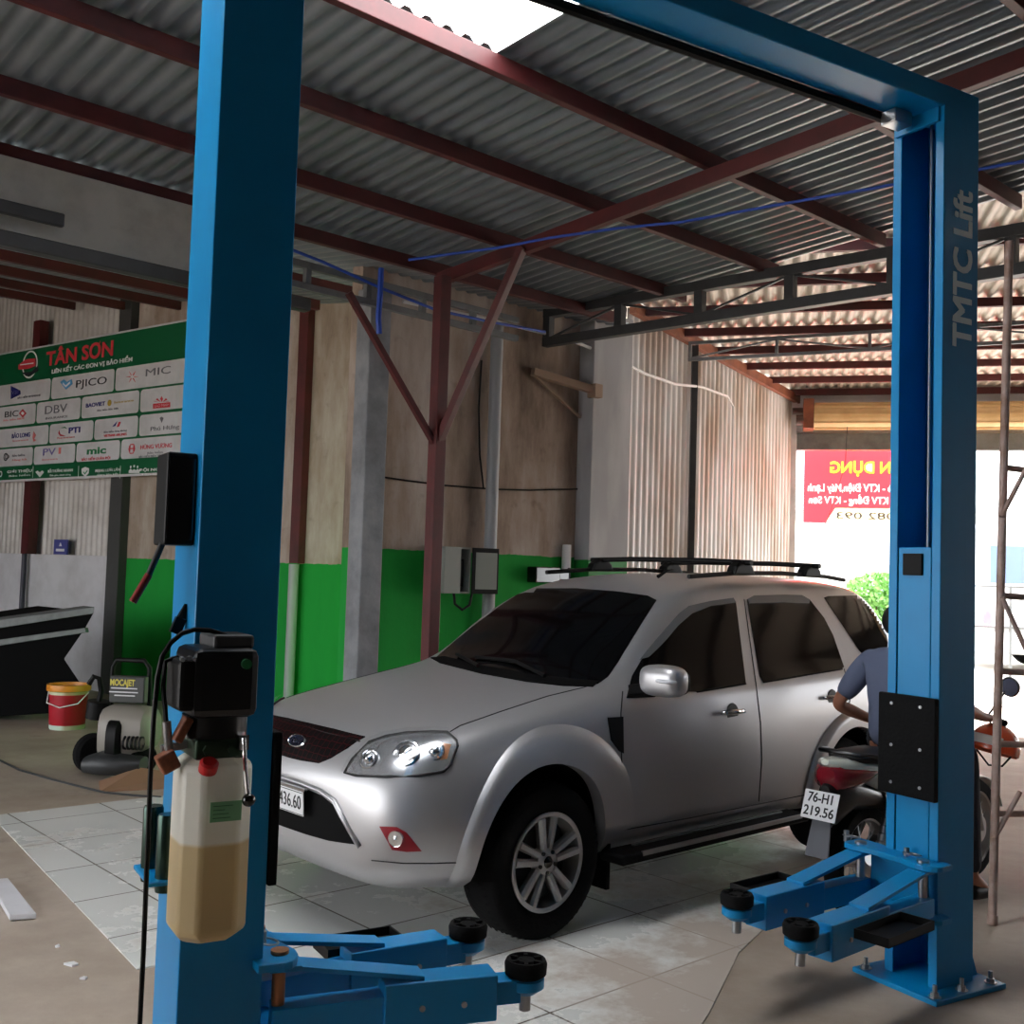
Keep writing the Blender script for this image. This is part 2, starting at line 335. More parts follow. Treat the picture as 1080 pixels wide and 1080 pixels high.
MT['col_green'] = split_mat('column_green_foot', 1.84, (10,124,44), ((150,150,152),(176,176,178)))
MT['sheet_green'] = split_mat('wall_sheet_green_foot', 1.72, (30,150,70), ((208,208,208),(172,156,142)), .5, .1)
o = inB(w.build('concrete_column', MT['col_green'], bevel=.01)); tag(o, 'wide pale column with green foot beside the corrugated side wall', 'column')
# corrugated side wall of the far hall
C0 = V((1.16,11.0,0)); C1 = V((4.22,16.0,0)); cd = (C1-C0).normalized(); cn = V((-cd.y, cd.x, 0)); cl = (C1-C0).length
cw = corr((0, cl), [0, 1.72, 3.0, 4.5], lambda u,v,w_: C0 + cd*u + cn*(w_+.03) + V((0,0,v)), per=.15, amp=.022)
struct(cw.build('wall_left', MT['sheet_green'], smooth=radians(60), recalc=False))
MT['rust'] = mat('rusty_brown_steel', (134,78,52), .6, noise=(5, (98,52,36), .35, .7))
p = MB(); p.beam(C0 + V((0,0,4.48)) - cn*.03, C1 + V((0,0,4.42)) - cn*.03, .07, .12); tag(p.build('wall_plate', MT['rust']), 'rusty brown beam along the top of the corrugated side wall', 'roof beam')
# post + downpipe on that wall
def onC(px, py, off=0.): return onplane(px, py, C0 - cn*off, cn)
q = onC(728, 600, .05); p = MB(); p.beam((q.x,q.y,0), (q.x,q.y,4.45), .07, .07, up=(1,0,0)); tag(p.build('wall_post', MT['dark_steel']), 'dark steel post standing against the corrugated side wall', 'post')
p = MB(); pts = [onplane(x_, y_, bw(5,7.25), BN) for x_, y_ in ((425,318),(520,338),(600,358),(648,377))] + [onC(x_, y_, .08) for x_, y_ in ((680,394),(712,405),(740,408),(767,418))]
q = onC(770, 600, .08); pts.append(V((q.x,q.y,pts[-1].z-.1))); pts.append(V((q.x,q.y,.0)))
p.tube(pts, .016, 8); tag(p.build('conduit_pipe', MT['white'], smooth=SM), 'thin white conduit sagging along the rear wall then down the corrugated wall', 'pipe')
# wall bracket, pipe, cable on rear wall
def onW(px, py, off): return onplane(px, py, bw(0, 7.4-off), BN)
MT['pipe'] = mat('grey_pvc_pipe', (150,152,154), .5)
q = onW(515, 640, .09); a_, b_ = tob(q); p = MB(); p.cyl((a_,b_,0),(a_,b_,3.95),.058); o = inB(p.build('drain_pipe', MT['pipe'], smooth=SM)); tag(o, 'tall grey drain pipe running up the stained wall behind the meter box', 'pipe')
q = onW(597, 600, .06); a_, b_ = tob(q); p = MB(); p.cyl((a_,b_,0),(a_,b_,1.98),.045); o = inB(p.build('drain_pipe', MT['white'], smooth=SM)); tag(o, 'short white pipe standing against the green wall behind the car roof', 'pipe')
p = MB(); q0 = onW(562,392,.05); q1 = onW(628,412,.22); q2 = onW(612,440,.05); p.beam(tuple(tob(q0))+(q0.z,), tuple(tob(q1))+(q1.z,), .07,.07); p.beam(tuple(tob(q0))+(q0.z-.02,), tuple(tob(q2))+(q2.z,), .025,.025); q3 = tob(q1); p.box(q3[0]-.05,q3[0]+.05,q3[1]-.05,q3[1]+.06,q1.z-.07,q1.z+.06)
o = inB(p.build('wall_bracket', mat('weathered_pipe',(150,128,110),.8))); tag(o, 'rusty pipe stub bracket sticking out of the stained wall high up', 'bracket')
p = MB(); p.tube([onW(x_,y_,.02) for x_, y_ in ((396,502),(430,507),(470,512),(520,516),(560,517),(640,515))], .008, 6); tag(p.build('wall_cable', MT['black']), 'thin dark cable strung across the stained rear wall', 'cable')
p = MB(); p.tube([onW(x_,y_,.03) for x_, y_ in ((508,380),(505,430),(506,480),(510,515))], .009, 6); tag(p.build('wall_cable', MT['black']), 'dark cable hanging beside the tall grey drain pipe', 'cable')
# open meter box
mx = MT['meter'] = mat('grey_meter_box', (128,132,126), .5)
q = onW(483, 610, .25); a_, b_ = tob(q)
t = thing('meter_box', 'open grey electric meter box on the green wall beside the drain pipe', 'electric box', bw(a_,b_,1.5), BRZ)
p = MB(); p.box(-.14,.16,-.02,0,0,.4); p.box(-.14,.16,.02,.22,0,.015); p.box(-.14,.16,.02,.22,.385,.4); p.box(-.14,-.125,.0,.22,0,.4); p.box(.145,.16,.0,.22,0,.4); p.box(-.14,.16,.2,.22,0,.4)
p = MB(); p.box(-.16,.14,.2,.22,0,.4); p.box(-.16,.14,0,.22,0,.015); p.box(-.16,.14,0,.22,.385,.4); p.box(-.16,-.145,0,.22,0,.4); p.box(.125,.14,0,.22,0,.4); p.box(-.16,.02,-.01,0,0,.4); p.build('cabinet', mx, t, bevel=.003)
p = MB(); p.box(.03,.1,.05,.2,.06,.3); p.build('breaker', MT['black'], t, bevel=.004)
p = MB(); p.M = Matrix.Translation((.145,-.005,0)) @ Matrix.Rotation(radians(-8),4,'Z'); p.box(.0,.27,-.02,0,0,.4); d_ = p.build('door', MT['black'], t, bevel=.003)
p = MB(); p.M = Matrix.Translation((.145,-.005,0)) @ Matrix.Rotation(radians(-8),4,'Z'); p.box(.03,.25,-.024,-.018,.04,.36); p.build('door_panel', mx, d_)
p = MB(); p.tube([(.0,0.05,.0),(.0,.03,-.09),(.06,.0,-.14),(.14,0,-.1),(.17,.0,.02)], .012, 8); p.build('cable', MT['black'], t, smooth=SM)
q = onW(577, 607, .12); a_, b_ = tob(q); p = MB(); p.box(a_-.16,a_+.16,b_-.02,b_+.11,q.z-.07,q.z+.08); p.box(a_+.16,a_+.3,b_,b_+.1,q.z-.04,q.z+.05); p.cyl((a_+.31,b_+.02,q.z-.08),(a_+.31,b_+.02,q.z+.08),.02); o = inB(p.build('junction_box', MT['gloss_black'], bevel=.01)); tag(o, 'black junction box on the green wall just above the car roof', 'electric box')
# air hoses
MT['hose_blue'] = mat('blue_air_hose', (26,70,170), .45)
p = MB(); p.tube([onplane(x_,y_,bw(0,6.7),BN) for x_,y_ in ((304,262),(340,276),(400,303),(460,327),(520,340),(575,350))], .012, 8); tag(p.build('air_hose', MT['hose_blue'], smooth=SM), 'blue air hose draped along the grey eave truss', 'hose')
pp = [atz(x_,y_,z_) for x_,y_,z_ in ((431,274,3.9),(527,261,3.97),(579,251,4.0),(650,241,4.02),(720,234,4.03),(843,212,4.05),(947,194,4.05),(1080,170,4.05))]
p = MB(); p.tube(pp, .01, 8); tag(p.build('air_hose', MT['hose_blue'], smooth=SM), 'blue air hose slung under the purlins towards the far lift column', 'hose')
p = MB(); p.tube([onplane(x_,y_,bw(0,6.65),BN) for x_,y_ in ((402,283),(401,310),(399,335),(400,352))], .022, 8); tag(p.build('air_hose', MT['hose_blue'], smooth=SM), 'short blue hose hanging down from the eave truss beside the concrete column', 'hose')

# ------------------------------------------------------------------ deep left bay
wd = radians(53.5); WX = V((sin(wd), -cos(wd), 0)); WN = V((cos(wd), sin(wd), 0)); W0 = V((-4.4,13.3,0)); WRZ = atan2(WX.y, WX.x)
def wl(u, off, z): return W0 + WX*u - WN*off + V((0,0,z))
def onD(px, py, off=0.):
    P = onplane(px, py, W0 - WN*off, WN); return (P-W0).dot(WX), P.z
def inD(o): o.location = W0; o.rotation_euler = (0,0,WRZ); return o      # local x along wall, y away, z up
w = MB(); w.box(-.62, 4.1, 0, .15, 0, 5.6); struct(inD(w.build('wall_deep', MT['wall_deep'])))
w = MB(); w.box(-9, -.8, -.02, .15, 0, 1.74); struct(inD(w.build('wall_low', MT['offwhite'])))
cw = corr((-9, -.78), [1.7, 3, 6.4], lambda u,v,w_: (u, .06+w_, v), per=.12, amp=.02); struct(inD(cw.build('wall_sheet', MT['wall_sheet'], smooth=radians(60), recalc=False)))
w = MB(); w.box(-.86,-.6,-.12,.1,0,5.2); o = inD(w.build('concrete_column', mat('dark_grey_column',(66,66,66),.85,bump=(12,.3)), bevel=.01)); tag(o, 'dark grey column between the white low wall and the green wall', 'column')
u_, z_ = onD(31, 560, .1); w = MB(); w.box(u_-.09,u_+.09,-.16,-.03,1.74,5.0); o = inD(w.build('wall_post', MT['red_steel'])); tag(o, 'dark red post on the white low wall under the banner', 'post')
u_, z_ = onD(25, 600, .1); w = MB(); w.cyl((u_,-.1,.75),(u_,-.1,2.55),.035); o = inD(w.build('drain_pipe', mat('dark_pipe',(44,40,58),.5), smooth=SM)); tag(o, 'thin dark pipe down the joint of the white low wall', 'pipe')
u_, z_ = onD(312, 500, .12); w = MB(); w.box(u_-.07,u_+.07,-.1,0,1.72,4.6); w.build; o = inD(w.build('wall_post', MT['red_steel'])); tag(o, 'dark red post on the plaster wall just right of the near lift column', 'post')
u_, z_ = onD(306, 640, .12); w = MB(); w.cyl((u_,-.09,0),(u_,-.09,1.71),.055); o = inD(w.build('drain_pipe', MT['pipe'], smooth=SM)); tag(o, 'pale pipe on the green wall just right of the near lift column', 'pipe')
# small blue notice on the low wall ledge
u_, z_ = onD(63, 576, .1); t = thing('notice_plate', 'small blue notice plate leaning on the white low wall', 'sign', wl(u_,.08,1.745), WRZ)
p = MB(); p.box(-.16,.16,-.01,.01,0,.2); p.build('plate', mat('notice_blue',(70,74,140),.5), t)
p = MB(); p.box(-.1,.1,-.014,-.01,.04,.075); p.prism([(-.03,.11),(.03,.11),(0,.16)], lambda a,b:(a,-.014,b), lambda a,b:(a,-.01,b)); p.build('print', MT['white'], t)
# roof of the left bay
lb = corr((-5, 7.9), [6.95, 9, 12, 17.5, 22], lambda u,v,w_: (u, v, 4.155+.14*(v-6.95)+w_)); struct(inB(lb.build('ceiling', MT['galv'], smooth=radians(60), recalc=False)))
for i, n_ in enumerate((8.2, 9.5, 10.8, 12.1, 13.4, 14.7)):
    p = MB(); z_ = 4.03+.14*(n_-6.95); p.beam((-4.9,n_,z_),(6.1-.12*(n_-7.2),n_,z_),.06,.1); o = inB(p.build('roof_purlin', MT['red_steel'])); tag(o, 'dark purlin under the low roof of the left bay', 'roof beam', 'purlins of the left bay roof')
# unseen walls added around the view, dark in tone to limit the daylight
MT['dark_sheet'] = mat('dark_sheet_wall', (58,58,60), .8, noise=(1.5,(44,42,42),.4,.7))
w = MB(); w.box(-5, 18, -4.65, -4.5, 0, 5.2); struct(inB(w.build('wall_front_unseen', MT['dark_sheet'])))  # behind the camera, added dark so this side stays dim
w = MB(); w.box(-5.1, -5, -4.6, 3.4, 0, 5.0); w.box(-5.1, -5, 15, 22, 0, 6.6); w.box(-5.1,-5,3.4,8.5,3.6,5.6); w.box(-5.1,-5,8.5,15,2.9,5.6); struct(inB(w.build('wall_side_unseen', MT['dark_sheet'])))  # unseen; openings and lintels sized to set how much daylight enters
w = MB(); w.box(-5, 5.5, 21.3, 21.45, 0, 6.6); struct(inB(w.build('wall_end_unseen', MT['dark_sheet'])))  # unseen, added to shut sky light out of the left bay

# ------------------------------------------------------------------ far hall with the roller gate
G0 = V((4.22,16.0,0)); gd = V((.9703,-.2419,0)); hd = V((.2419,.9703,0)); GRZ = atan2(gd.y, gd.x)
def gp(s, t, z=0.): return G0 + gd*s - hd*t + V((0,0,z))
def r2fn(u, v, w_):
    t1 = (13.88 + .556*u - 7.3)/.831
    return gp(u, .0 + (t1)*v, 4.56 + w_)
r2 = corr((-3.4, 13), [-.02, .25, .5, .75, 1], r2fn, per=.14, amp=.02); struct(r2.build('ceiling', MT['galv_warm'], smooth=radians(60), recalc=False))
labs = ['first','second','third','fourth','fifth','sixth','seventh','eighth']
for i in range(8):
    t_ = .25 + i*1.02; s0 = -.2 - .33*t_ 
    p = MB(); p.beam(gp(max(s0,-3.0),t_,4.49), gp(12,t_,4.49), .05, .09); tag(p.build('roof_purlin', MT['red_steel']), labs[i]+' dark red purlin from the roller gate under the bright hall roof', 'roof beam', 'purlins of the bright hall roof')
# gate wall: jamb, lintel, shutter roll, right return
g = MB(); g.box(-.16,.02,-.1,.12,0,4.4); o = g.build('trim_1', MT['offwhite']); o.location = G0; o.rotation_euler = (0,0,GRZ); struct(o)
g = MB(); g.box(-.1,13,-.06,.12,3.66,3.9); o = g.build('trim_2', MT['grey_steel']); o.location = G0; o.rotation_euler = (0,0,GRZ); struct(o)
g = MB(); g.box(-.2,13,.0,.1,3.9,4.7); g.box(7.6,13,-.05,.1,0,3.9); o = g.build('wall_gate', MT['offwhite']); o.location = G0; o.rotation_euler = (0,0,GRZ); struct(o)
g = MB(); g.box(0,.12,-17,-9.5,0,4.7); g.box(0,.12,-9.5,0,3.7,4.7); o = g.build('wall_right_unseen', MT['dark_sheet']); o.location = gp(7.7,0); o.rotation_euler = (0,0,GRZ); struct(o)  # unseen side wall added to hold daylight back, left open near the gate
t = thing('roller_shutter', 'rolled up cream roller shutter over the bright gateway', 'shutter', G0, GRZ)
MT['cream'] = mat('cream_shutter', (206,176,128), .5, noise=(4,(188,156,108),.4,.7))
p = MB()
prof = [(.2,.0)]; p.lathe([(0,.25),(.19,.25),(.19,7.4),(0,7.4)], (0,-.32,4.12), (1,0,0), 24); 
for k in range(10):
    a = pi*2*k/10; p.box(.26,7.39,-.32+.19*cos(a)-.012,-.32+.19*cos(a)+.012,4.12+.19*sin(a)-.012,4.12+.19*sin(a)+.012)
p.build('shutter_roll', MT['cream'], t, smooth=SM)
p = MB(); p.box(.1,.25,-.5,-.1,3.92,4.36); p.build('end_bracket', MT['rust'], t, bevel=.01)
p = MB(); p.cyl((.0,-.42,4.05),(.25,-.42,4.05),.08); p.cyl((-.05,-.3,4.2),(.2,-.3,4.2),.05); p.build('motor', mat('shutter_motor',(70,52,48),.5), t, smooth=SM)
p = MB(); p.tube([(.72,-.4,3.95),(.7,-.38,3.4),(.5,-.3,2.7),(.3,-.22,2.2)], .006, 6); tag(p.build('pull_cord', MT['dark_steel'], t))
# ================================================================== TWO POST LIFT
LTH = radians(59.5); LX = V((sin(LTH), cos(LTH), 0)); LY = V((-LX.y, LX.x, 0)); LRZ = atan2(LX.y, LX.x)
P0 = atd(990, 800, 4.55); P0.z = 0
def lp(l, y, z=0.): return P0 + LX*l + LY*y + V((0,0,z))
def onL(px, py, n=0.):                                   # pixel -> (l, z) on the plane n in front of the post face
    P = onplane(px, py, P0 - LY*n, LY); return (P-P0).dot(LX), P.z
PW, PD, PH = .235, .27, 3.88
def column(name, label, l0, sg, dz, Larm, pads, piv, trays, text):
    t = thing(name, label, 'car lift', lp(l0, 0), LRZ)
    X = lambda x: sg*x                                   # x>0 goes into the post, x<0 towards the other column
    th, lip = .008, .045
    c = [(0,0),(PW,0),(PW,PD),(0,PD),(0,PD-lip),(th,PD-lip),(th,PD-th),(PW-th,PD-th),(PW-th,th),(th,th),(th,lip),(0,lip)]
    p = MB(); n = len(c)
    vs = [(X(a),b,.02) for a,b in c] + [(X(a),b,PH) for a,b in c]
    fs = [(i,(i+1)%n,(i+1)%n+n,i+n) for i in range(n)]
    q = lambda i,j,k,l: [(i,j,k,l),(i+n,j+n,k+n,l+n)]
    for f in (q(0,1,8,9)+q(1,2,7,8)+q(2,3,6,7)+q(3,4,5,6)+q(9,10,11,0)): fs.append(f)
    p.add(vs, fs); p.build('post', MT['blue'], t, bevel=.006)
    p = MB(); p.box(min(X(.02),X(PW-.01)),max(X(.02),X(PW-.01)),.01,PD-.01,PH-.03,PH-.012); p.build('top_plate', MT['blue'], t)
    p = MB(); p.box(min(X(-.11),X(.34)),max(X(-.11),X(.34)),-.085,.35,0,.022); bp = p.build('base_plate', MT['blue'], t, bevel=.004)
    for gx, gy in ((PW,.04),(PW,PD-.05)):
        p = MB(); p.prism([(0,.02),(.085,.02),(0,.24)], lambda a,b: (X(gx+a),gy,b), lambda a,b: (X(gx+a),gy+.012,b)); p.build('gusset', MT['blue'], t)
    for bx, by in ((.29,-.045),(.29,.31),(-.07,.31),(-.07,-.045),(.1,-.045)):
        p = MB(); p.cyl((X(bx),by,.02),(X(bx),by,.07),.009,seg=10); p.cyl((X(bx),by,.022),(X(bx),by,.04),.018,seg=6); p.cyl((X(bx),by,.02),(X(bx),by,.025),.026,seg=16)
        p.build('anchor_bolt', MT['steel'], t, smooth=SM)
    # carriage with slider pad
    p = MB(); p.box(min(X(.004),X(.14)),max(X(.004),X(.14)),.05,.222,.4+dz,1.863); ca = p.build('carriage', MT['blue'], t, bevel=.006)
    p = MB(); p.box(min(X(-.008),X(.006)),max(X(-.008),X(.006)),.09,.19,1.74,1.835); p.build('slider_pad', MT['black'], ca, bevel=.004)
    p = MB(); p.tube([(X(.05),.105,1.85),(X(.05),.105,3.8)], .006, 8); p.build('lift_cable', MT['steel'], t)
    # rubber door guard
    p = MB(); p.box(min(X(-.03),X(-.003)),max(X(-.03),X(-.003)),-.004,.294,.79,1.222); gu = p.build('door_guard', MT['rubber'], t, bevel=.006)
    p = MB()
    for by in (.07,.22):
        for bz in (.84,1.0,1.18): p.cyl((X(-.028),by,bz),(X(-.034),by,bz),.007,seg=10)
    p.build('bolt_heads', MT['steel'], gu)
    # arm bracket: two plates with the pivot pins between them
    for nm, z0, z1 in (('bracket_plate', .55, .574), ('bracket_plate', .335, .358)):
        p = MB(); pl = []
        for k in range(9): a = -pi/2 - pi/2*k/8; 
        ring = [(.03,-.05),(.03,.43)] + [(-.05-.055*sin(pi*k/8)*1.0, .43-.06*(1-cos(pi*k/8))*.5) for k in range(1,5)] + [(-.105,.36),(-.085,.24),(-.085,.12),(-.105,.03)] + [(-.105+.06*(1-cos(pi/2*k/4)), .03-.09*sin(pi/2*k/4)) for k in range(1,5)]
        p.prism(ring, lambda a,b: (X(a),b,z0+dz), lambda a,b: (X(a),b,z1+dz)); p.build(nm, MT['blue'], t, bevel=.003)
    p = MB(); p.box(min(X(-.01),X(.03)),max(X(-.01),X(.03)),.05,.34,.356+dz,.552+dz); p.build('bracket_web', MT['blue'], t)
    for k in range(2):
        a = V((X(-.055), piv[k], 0)); b = V((X(-Larm[k]), pads[k], 0)); d = (b-a); L_ = d.length; d.normalize(); s_ = V((-d.y,d.x,0))
        zz = dz
        def P_(s, w, z): return a + d*s + s_*w + V((0,0,z+zz))
        def bar(mb, s0,z0,s1,z1,w,h):
            vs = [P_(s,ww,z+hh) for s,z in ((s0,z0),(s1,z1)) for ww,hh in ((-w/2,-h/2),(w/2,-h/2),(w/2,h/2),(-w/2,h/2))]
            mb.add(vs, [(0,1,2,3),(7,6,5,4),(0,4,5,1),(1,5,6,2),(2,6,7,3),(3,7,4,0)])
        m_ = MB(); bar(m_, .40*L_, .408, .86*L_, .408, .105, .135); arm = m_.build('arm', MT['blue'], t, bevel=.005)
        m_ = MB(); bar(m_, -.03, .54, .06, .54, .085, .016); bar(m_, .05, .54, .56*L_, .481, .085, .014); m_.build('top_strap', MT['blue'], arm, bevel=.002)
        m_ = MB(); bar(m_, -.02, .385, .43*L_, .395, .085, .09); m_.build('lower_strap', MT['blue'], arm, bevel=.002)
        m_ = MB(); bar(m_, .80*L_, .415, .965*L_, .415, .08, .07); m_.build('arm_extension', MT['blue'], arm, bevel=.004)
        m_ = MB(); e = P_(L_,0,0)
        m_.lathe([(.0,.395),(.03,.395),(.05,.41),(.058,.415),(.058,.442),(.03,.448),(0,.448)], (e.x,e.y,zz), (0,0,1), 24); m_.build('pad_socket', MT['blue'], arm, smooth=SM)
        m_ = MB(); m_.cyl((e.x,e.y,.345+zz),(e.x,e.y,.45+zz),.018,seg=14); m_.build('pad_screw', MT['steel'], arm, smooth=SM)
        m_ = MB(); m_.lathe([(0,.445),(.05,.445),(.064,.455),(.066,.485),(.060,.498),(.052,.498),(.048,.488),(.03,.488),(.026,.496),(.0,.496)], (e.x,e.y,zz), (0,0,1), 28)
        for j in range(6):
            an = j*pi/3; m_.beam((e.x+.03*cos(an),e.y+.03*sin(an),.490+zz),(e.x+.055*cos(an),e.y+.055*sin(an),.490+zz),.012,.018)
        m_.build('rubber_pad', MT['rubber'], arm, smooth=SM)
        m_ = MB(); m_.cyl((a.x,a.y,.32+zz),(a.x,a.y,.58+zz),.019,seg=16); m_.lathe([(0,.574),(.026,.574),(.026,.584),(0,.586)],(a.x,a.y,zz)); m_.build('pivot_pin', MT['pinrust'] if sg < 0 else MT['steel'], t, smooth=SM)
        m_ = MB(); cc = V((a.x+X(.02), a.y+.07, .588+zz)); m_.tube([cc+V((.036*cos(2*pi*j/20), .036*sin(2*pi*j/20), -.006*cos(2*pi*j/20))) for j in range(20)], .0035, 6, closed=True); m_.cyl((cc.x,cc.y+.03,.56+zz),(cc.x,cc.y+.03,.608+zz),.012,seg=10)
        m_.build('lock_ring', MT['steel'], t, smooth=SM)
        m_ = MB()
        for s in (.55,.72): 
            for w in (-.053,.053): m_.cyl(P_(s*L_,w,.40),P_(s*L_,w*1.1,.40),.009,seg=10)
        m_.build('arm_bolts', MT['steel'], arm)
        if trays[k]:
            w0 = .075*trays[k]; w1 = .215*trays[k]; m_ = MB(); s0, s1 = .36*L_, .74*L_
            def slab(wa,wb,sa,sb,za,zb_):
                vs = [P_(s,w,z) for z in (za,zb_) for s,w in ((sa,wa),(sb,wa),(sb,wb),(sa,wb))]
                m_.add(vs, [(0,3,2,1),(4,5,6,7),(0,1,5,4),(1,2,6,5),(2,3,7,6),(3,0,4,7)])
            slab(w0,w1,s0,s1,.415,.421); slab(w0,w0*1.05,s0,s1,.415,.45); slab(w1*.97,w1,s0,s1,.415,.45); slab(w0,w1,s0,s0+.006,.415,.45); slab(w0,w1,s1-.006,s1,.415,.45); slab(w0*.7,w0,s0+.05,s0+.08,.405,.435)
            m_.build('tool_tray', MT['black'], arm)
    if text:
        m_ = MB()
        for k_, (dx_, dz_) in enumerate(((0,0),(.005,.004),(-.005,-.004),(.004,-.005),(-.004,.005))): put_text(m_, 'TMTC Lift', .172, (.135+dx_,-.001-.0002*k_,3.085+dz_), (0,0,1), (-1,0,0), .001, width=.69)
        m_.build('lettering', mat('pale_lettering',(214,238,246),.4), t)
    return t
MT['pinrust'] = mat('bare_pin_steel', (176,120,84), .45, .6)
far = column('lift_column', 'blue lift column with white lettering standing right of the car', 0, 1, -.03, (.935,.90), (-.143,.23), (.03,.36), (1,-1), True)
near = column('lift_column', 'blue lift column in the left foreground carrying the oil tank', -2.885, -1, .018, (-2.885+2.885+.785,.785), (-.14,.235), (.02,.24), (0,1), False)
# latch box on the near column, with its lever
p = MB(); p.box(-.318,-.2355,.05,.185,1.745,2.005); lb_ = p.build('latch_cover', MT['black'], near, bevel=.006)
p = MB(); p.box(-.312,-.241,.046,.051,1.76,1.99); p.build('cover_face', MT['gloss_black'], lb_)
a = onL(171,577,-.1); b = onL(157,606,-.1); c = onL(140,635,-.1); l0 = -2.885
p = MB(); p.tube([(a[0]-l0,.1,a[1]+.01),(b[0]-l0,.1,b[1])], .009, 10); lv = p.build('release_lever', MT['dark_steel'], lb_, smooth=SM)
p = MB(); p.tube([(b[0]-l0,.1,b[1]),(c[0]-l0,.1,c[1])], .011, 12); p.build('release_grip', mat('worn_red_grip',(128,34,30),.5), lb_, smooth=SM)
a = onL(184,668,-.1); b = onL(191,652,-.1); c = onL(196,637,-.1)
p = MB(); p.beam((a[0]-l0,.1,a[1]),(b[0]-l0,.1,b[1]),.02,.03); p.tube([(b[0]-l0,.1,b[1]),(c[0]-l0,.1,c[1])],[.014,.004],8); p.build('latch_arm', MT['black'], near)
p = MB(); p.box(-.325,-.2355,.0,.2,.825,.838); p.build('roller_bracket', MT['blue'], near, bevel=.004)
for yy, xx in ((.10,-.272),(.22,-.285)):
    p = MB(); p.lathe([(0,.8),(.026,.8),(.028,.81),(.028,1.0),(.025,1.008),(0,1.008)], (xx,yy-.06,0)); p.build('cable_roller', mat('dark_green_steel',(44,66,58),.25,.7) if yy < .15 else bpy.data.materials['dark_green_steel'], near, smooth=SM)
# overhead beam
t = thing('overhead_beam', 'blue steel beam joining the tops of both lift columns', 'car lift', lp(-3.12,0,3.78), LRZ)
p = MB(); p.box(-.0,3.345,.0,.2,.005,.1); p.build('beam', MT['blue'], t, bevel=.006)
p = MB(); p.box(3.105,3.123,.02,.25,-.06,.1); p.build('end_plate', MT['blue'], t)
p = MB(); p.box(-.0,.01,.0,.27,-.12,.1); p.build('end_plate', MT['blue'], t)
p = MB(); p.tube([(.25,.215,-.012),(1.6,.215,-.015),(3.05,.215,-.012)], .022, 8); p.build('hydraulic_hose', MT['black'], t, smooth=SM)
p = MB(); p.box(2.95,3.06,.12,.2,-.06,0); p.build('limit_switch', MT['steel'], t, bevel=.004)

# ------------------------------------------------------------------ power unit
UL = -3.11
t = thing('power_unit', 'black hydraulic power unit with clear oil tank on the near blue column', 'pump', lp(UL,0,0), LRZ)
MT['motor'] = mat('motor_black', (12,13,16), .28)
p = MB(); p.box(-.066,.106,-.235,-.02,1.30,1.478); mo = p.build('motor', MT['motor'], t, bevel=.022)
p = MB(); p.box(-.01,.098,-.2,-.05,1.475,1.512); p.build('motor_cover', MT['dark_steel'], mo, bevel=.008)
p = MB(); p.cyl((.066,-.235,1.44),(.066,-.247,1.44),.013,seg=18); p.build('indicator', mat('green_lamp',(40,120,70),.3), mo, smooth=SM)
p = MB(); p.box(-.1,-.05,-.225,-.08,1.32,1.45); sw = p.build('switch_box', MT['black'], t, bevel=.012)
p = MB()
for i in range(5): p.cyl((-.093+i*.016,-.226,1.452+.004*(i%2)),(-.093+i*.016,-.21,1.454),.006,seg=8)
p.build('cable_gland', MT['steel'], sw)
p = MB(); p.cyl((.018,-.14,1.302),(.018,-.14,1.245),.084,seg=28); p.build('motor_flange', MT['motor'], t, smooth=SM)
MT['pump_green'] = mat('pump_green', (44,66,48), .4, .4)
p = MB(); p.box(-.05,.085,-.225,-.05,1.196,1.248); pu = p.build('pump_block', MT['pump_green'], t, bevel=.006)
p = MB(); p.cyl((-.02,-.225,1.222),(-.02,-.236,1.222),.014,seg=6); p.cyl((.04,-.225,1.222),(.04,-.232,1.222),.01,seg=6); p.build('pump_plug', MT['pump_green'], pu)
# oil tank: chamfered canister, seen through: shell and oil
MT['tank'] = None
def canister(mb, x0, x1, y0, y1, z0, z1, ch, sh):
    def ring(i, z): 
        a, b, c, d = x0+i, x1-i, y0+i, y1-i
        k = ch
        return [(a+k,c,z),(b-k,c,z),(b,c+k,z),(b,d-k,z),(b-k,d,z),(a+k,d,z),(a,d-k,z),(a,c+k,z)]
    rs = [ring(sh,z0), ring(0,z0+sh*1.1), ring(0,z1-sh*1.1), ring(sh,z1)]
    vs = [p for r in rs for p in r]; fs = [(7,6,5,4,3,2,1,0), tuple(24+i for i in range(8))]
    for j in range(3): fs += [(j*8+i, j*8+(i+1)%8, (j+1)*8+(i+1)%8, (j+1)*8+i) for i in range(8)]
    mb.add(vs, fs)
def tank_mat():
    m = mat('milky_tank_plastic', (236,234,226), .35); nt = m.node_tree; N = nt.nodes; K = nt.links; b = N['Principled BSDF']
    tc = N.new('ShaderNodeTexCoord'); sp = N.new('ShaderNodeSeparateXYZ'); K.new(tc.outputs['Object'], sp.inputs[0])
    r = N.new('ShaderNodeValToRGB'); e = r.color_ramp.elements; e[0].position = .49; e[0].color = L3((212,190,146)); e[1].position = .51; e[1].color = L3((238,236,226))
    ma = N.new('ShaderNodeMapRange'); ma.inputs['From Min'].default_value = .735; ma.inputs['From Max'].default_value = 1.235; K.new(sp.outputs['Z'], ma.inputs['Value']); K.new(ma.outputs[0], r.inputs['Fac']); K.new(r.outputs['Color'], b.inputs['Base Color'])
    tr = N.new('ShaderNodeBsdfTranslucent'); K.new(r.outputs['Color'], tr.inputs['Color']); x0 = N.new('ShaderNodeMixShader'); x0.inputs[0].default_value = .3
    K.new(b.outputs[0], x0.inputs[1]); K.new(tr.outputs[0], x0.inputs[2]); K.new(x0.outputs[0], N['Material Output'].inputs[0]); return m
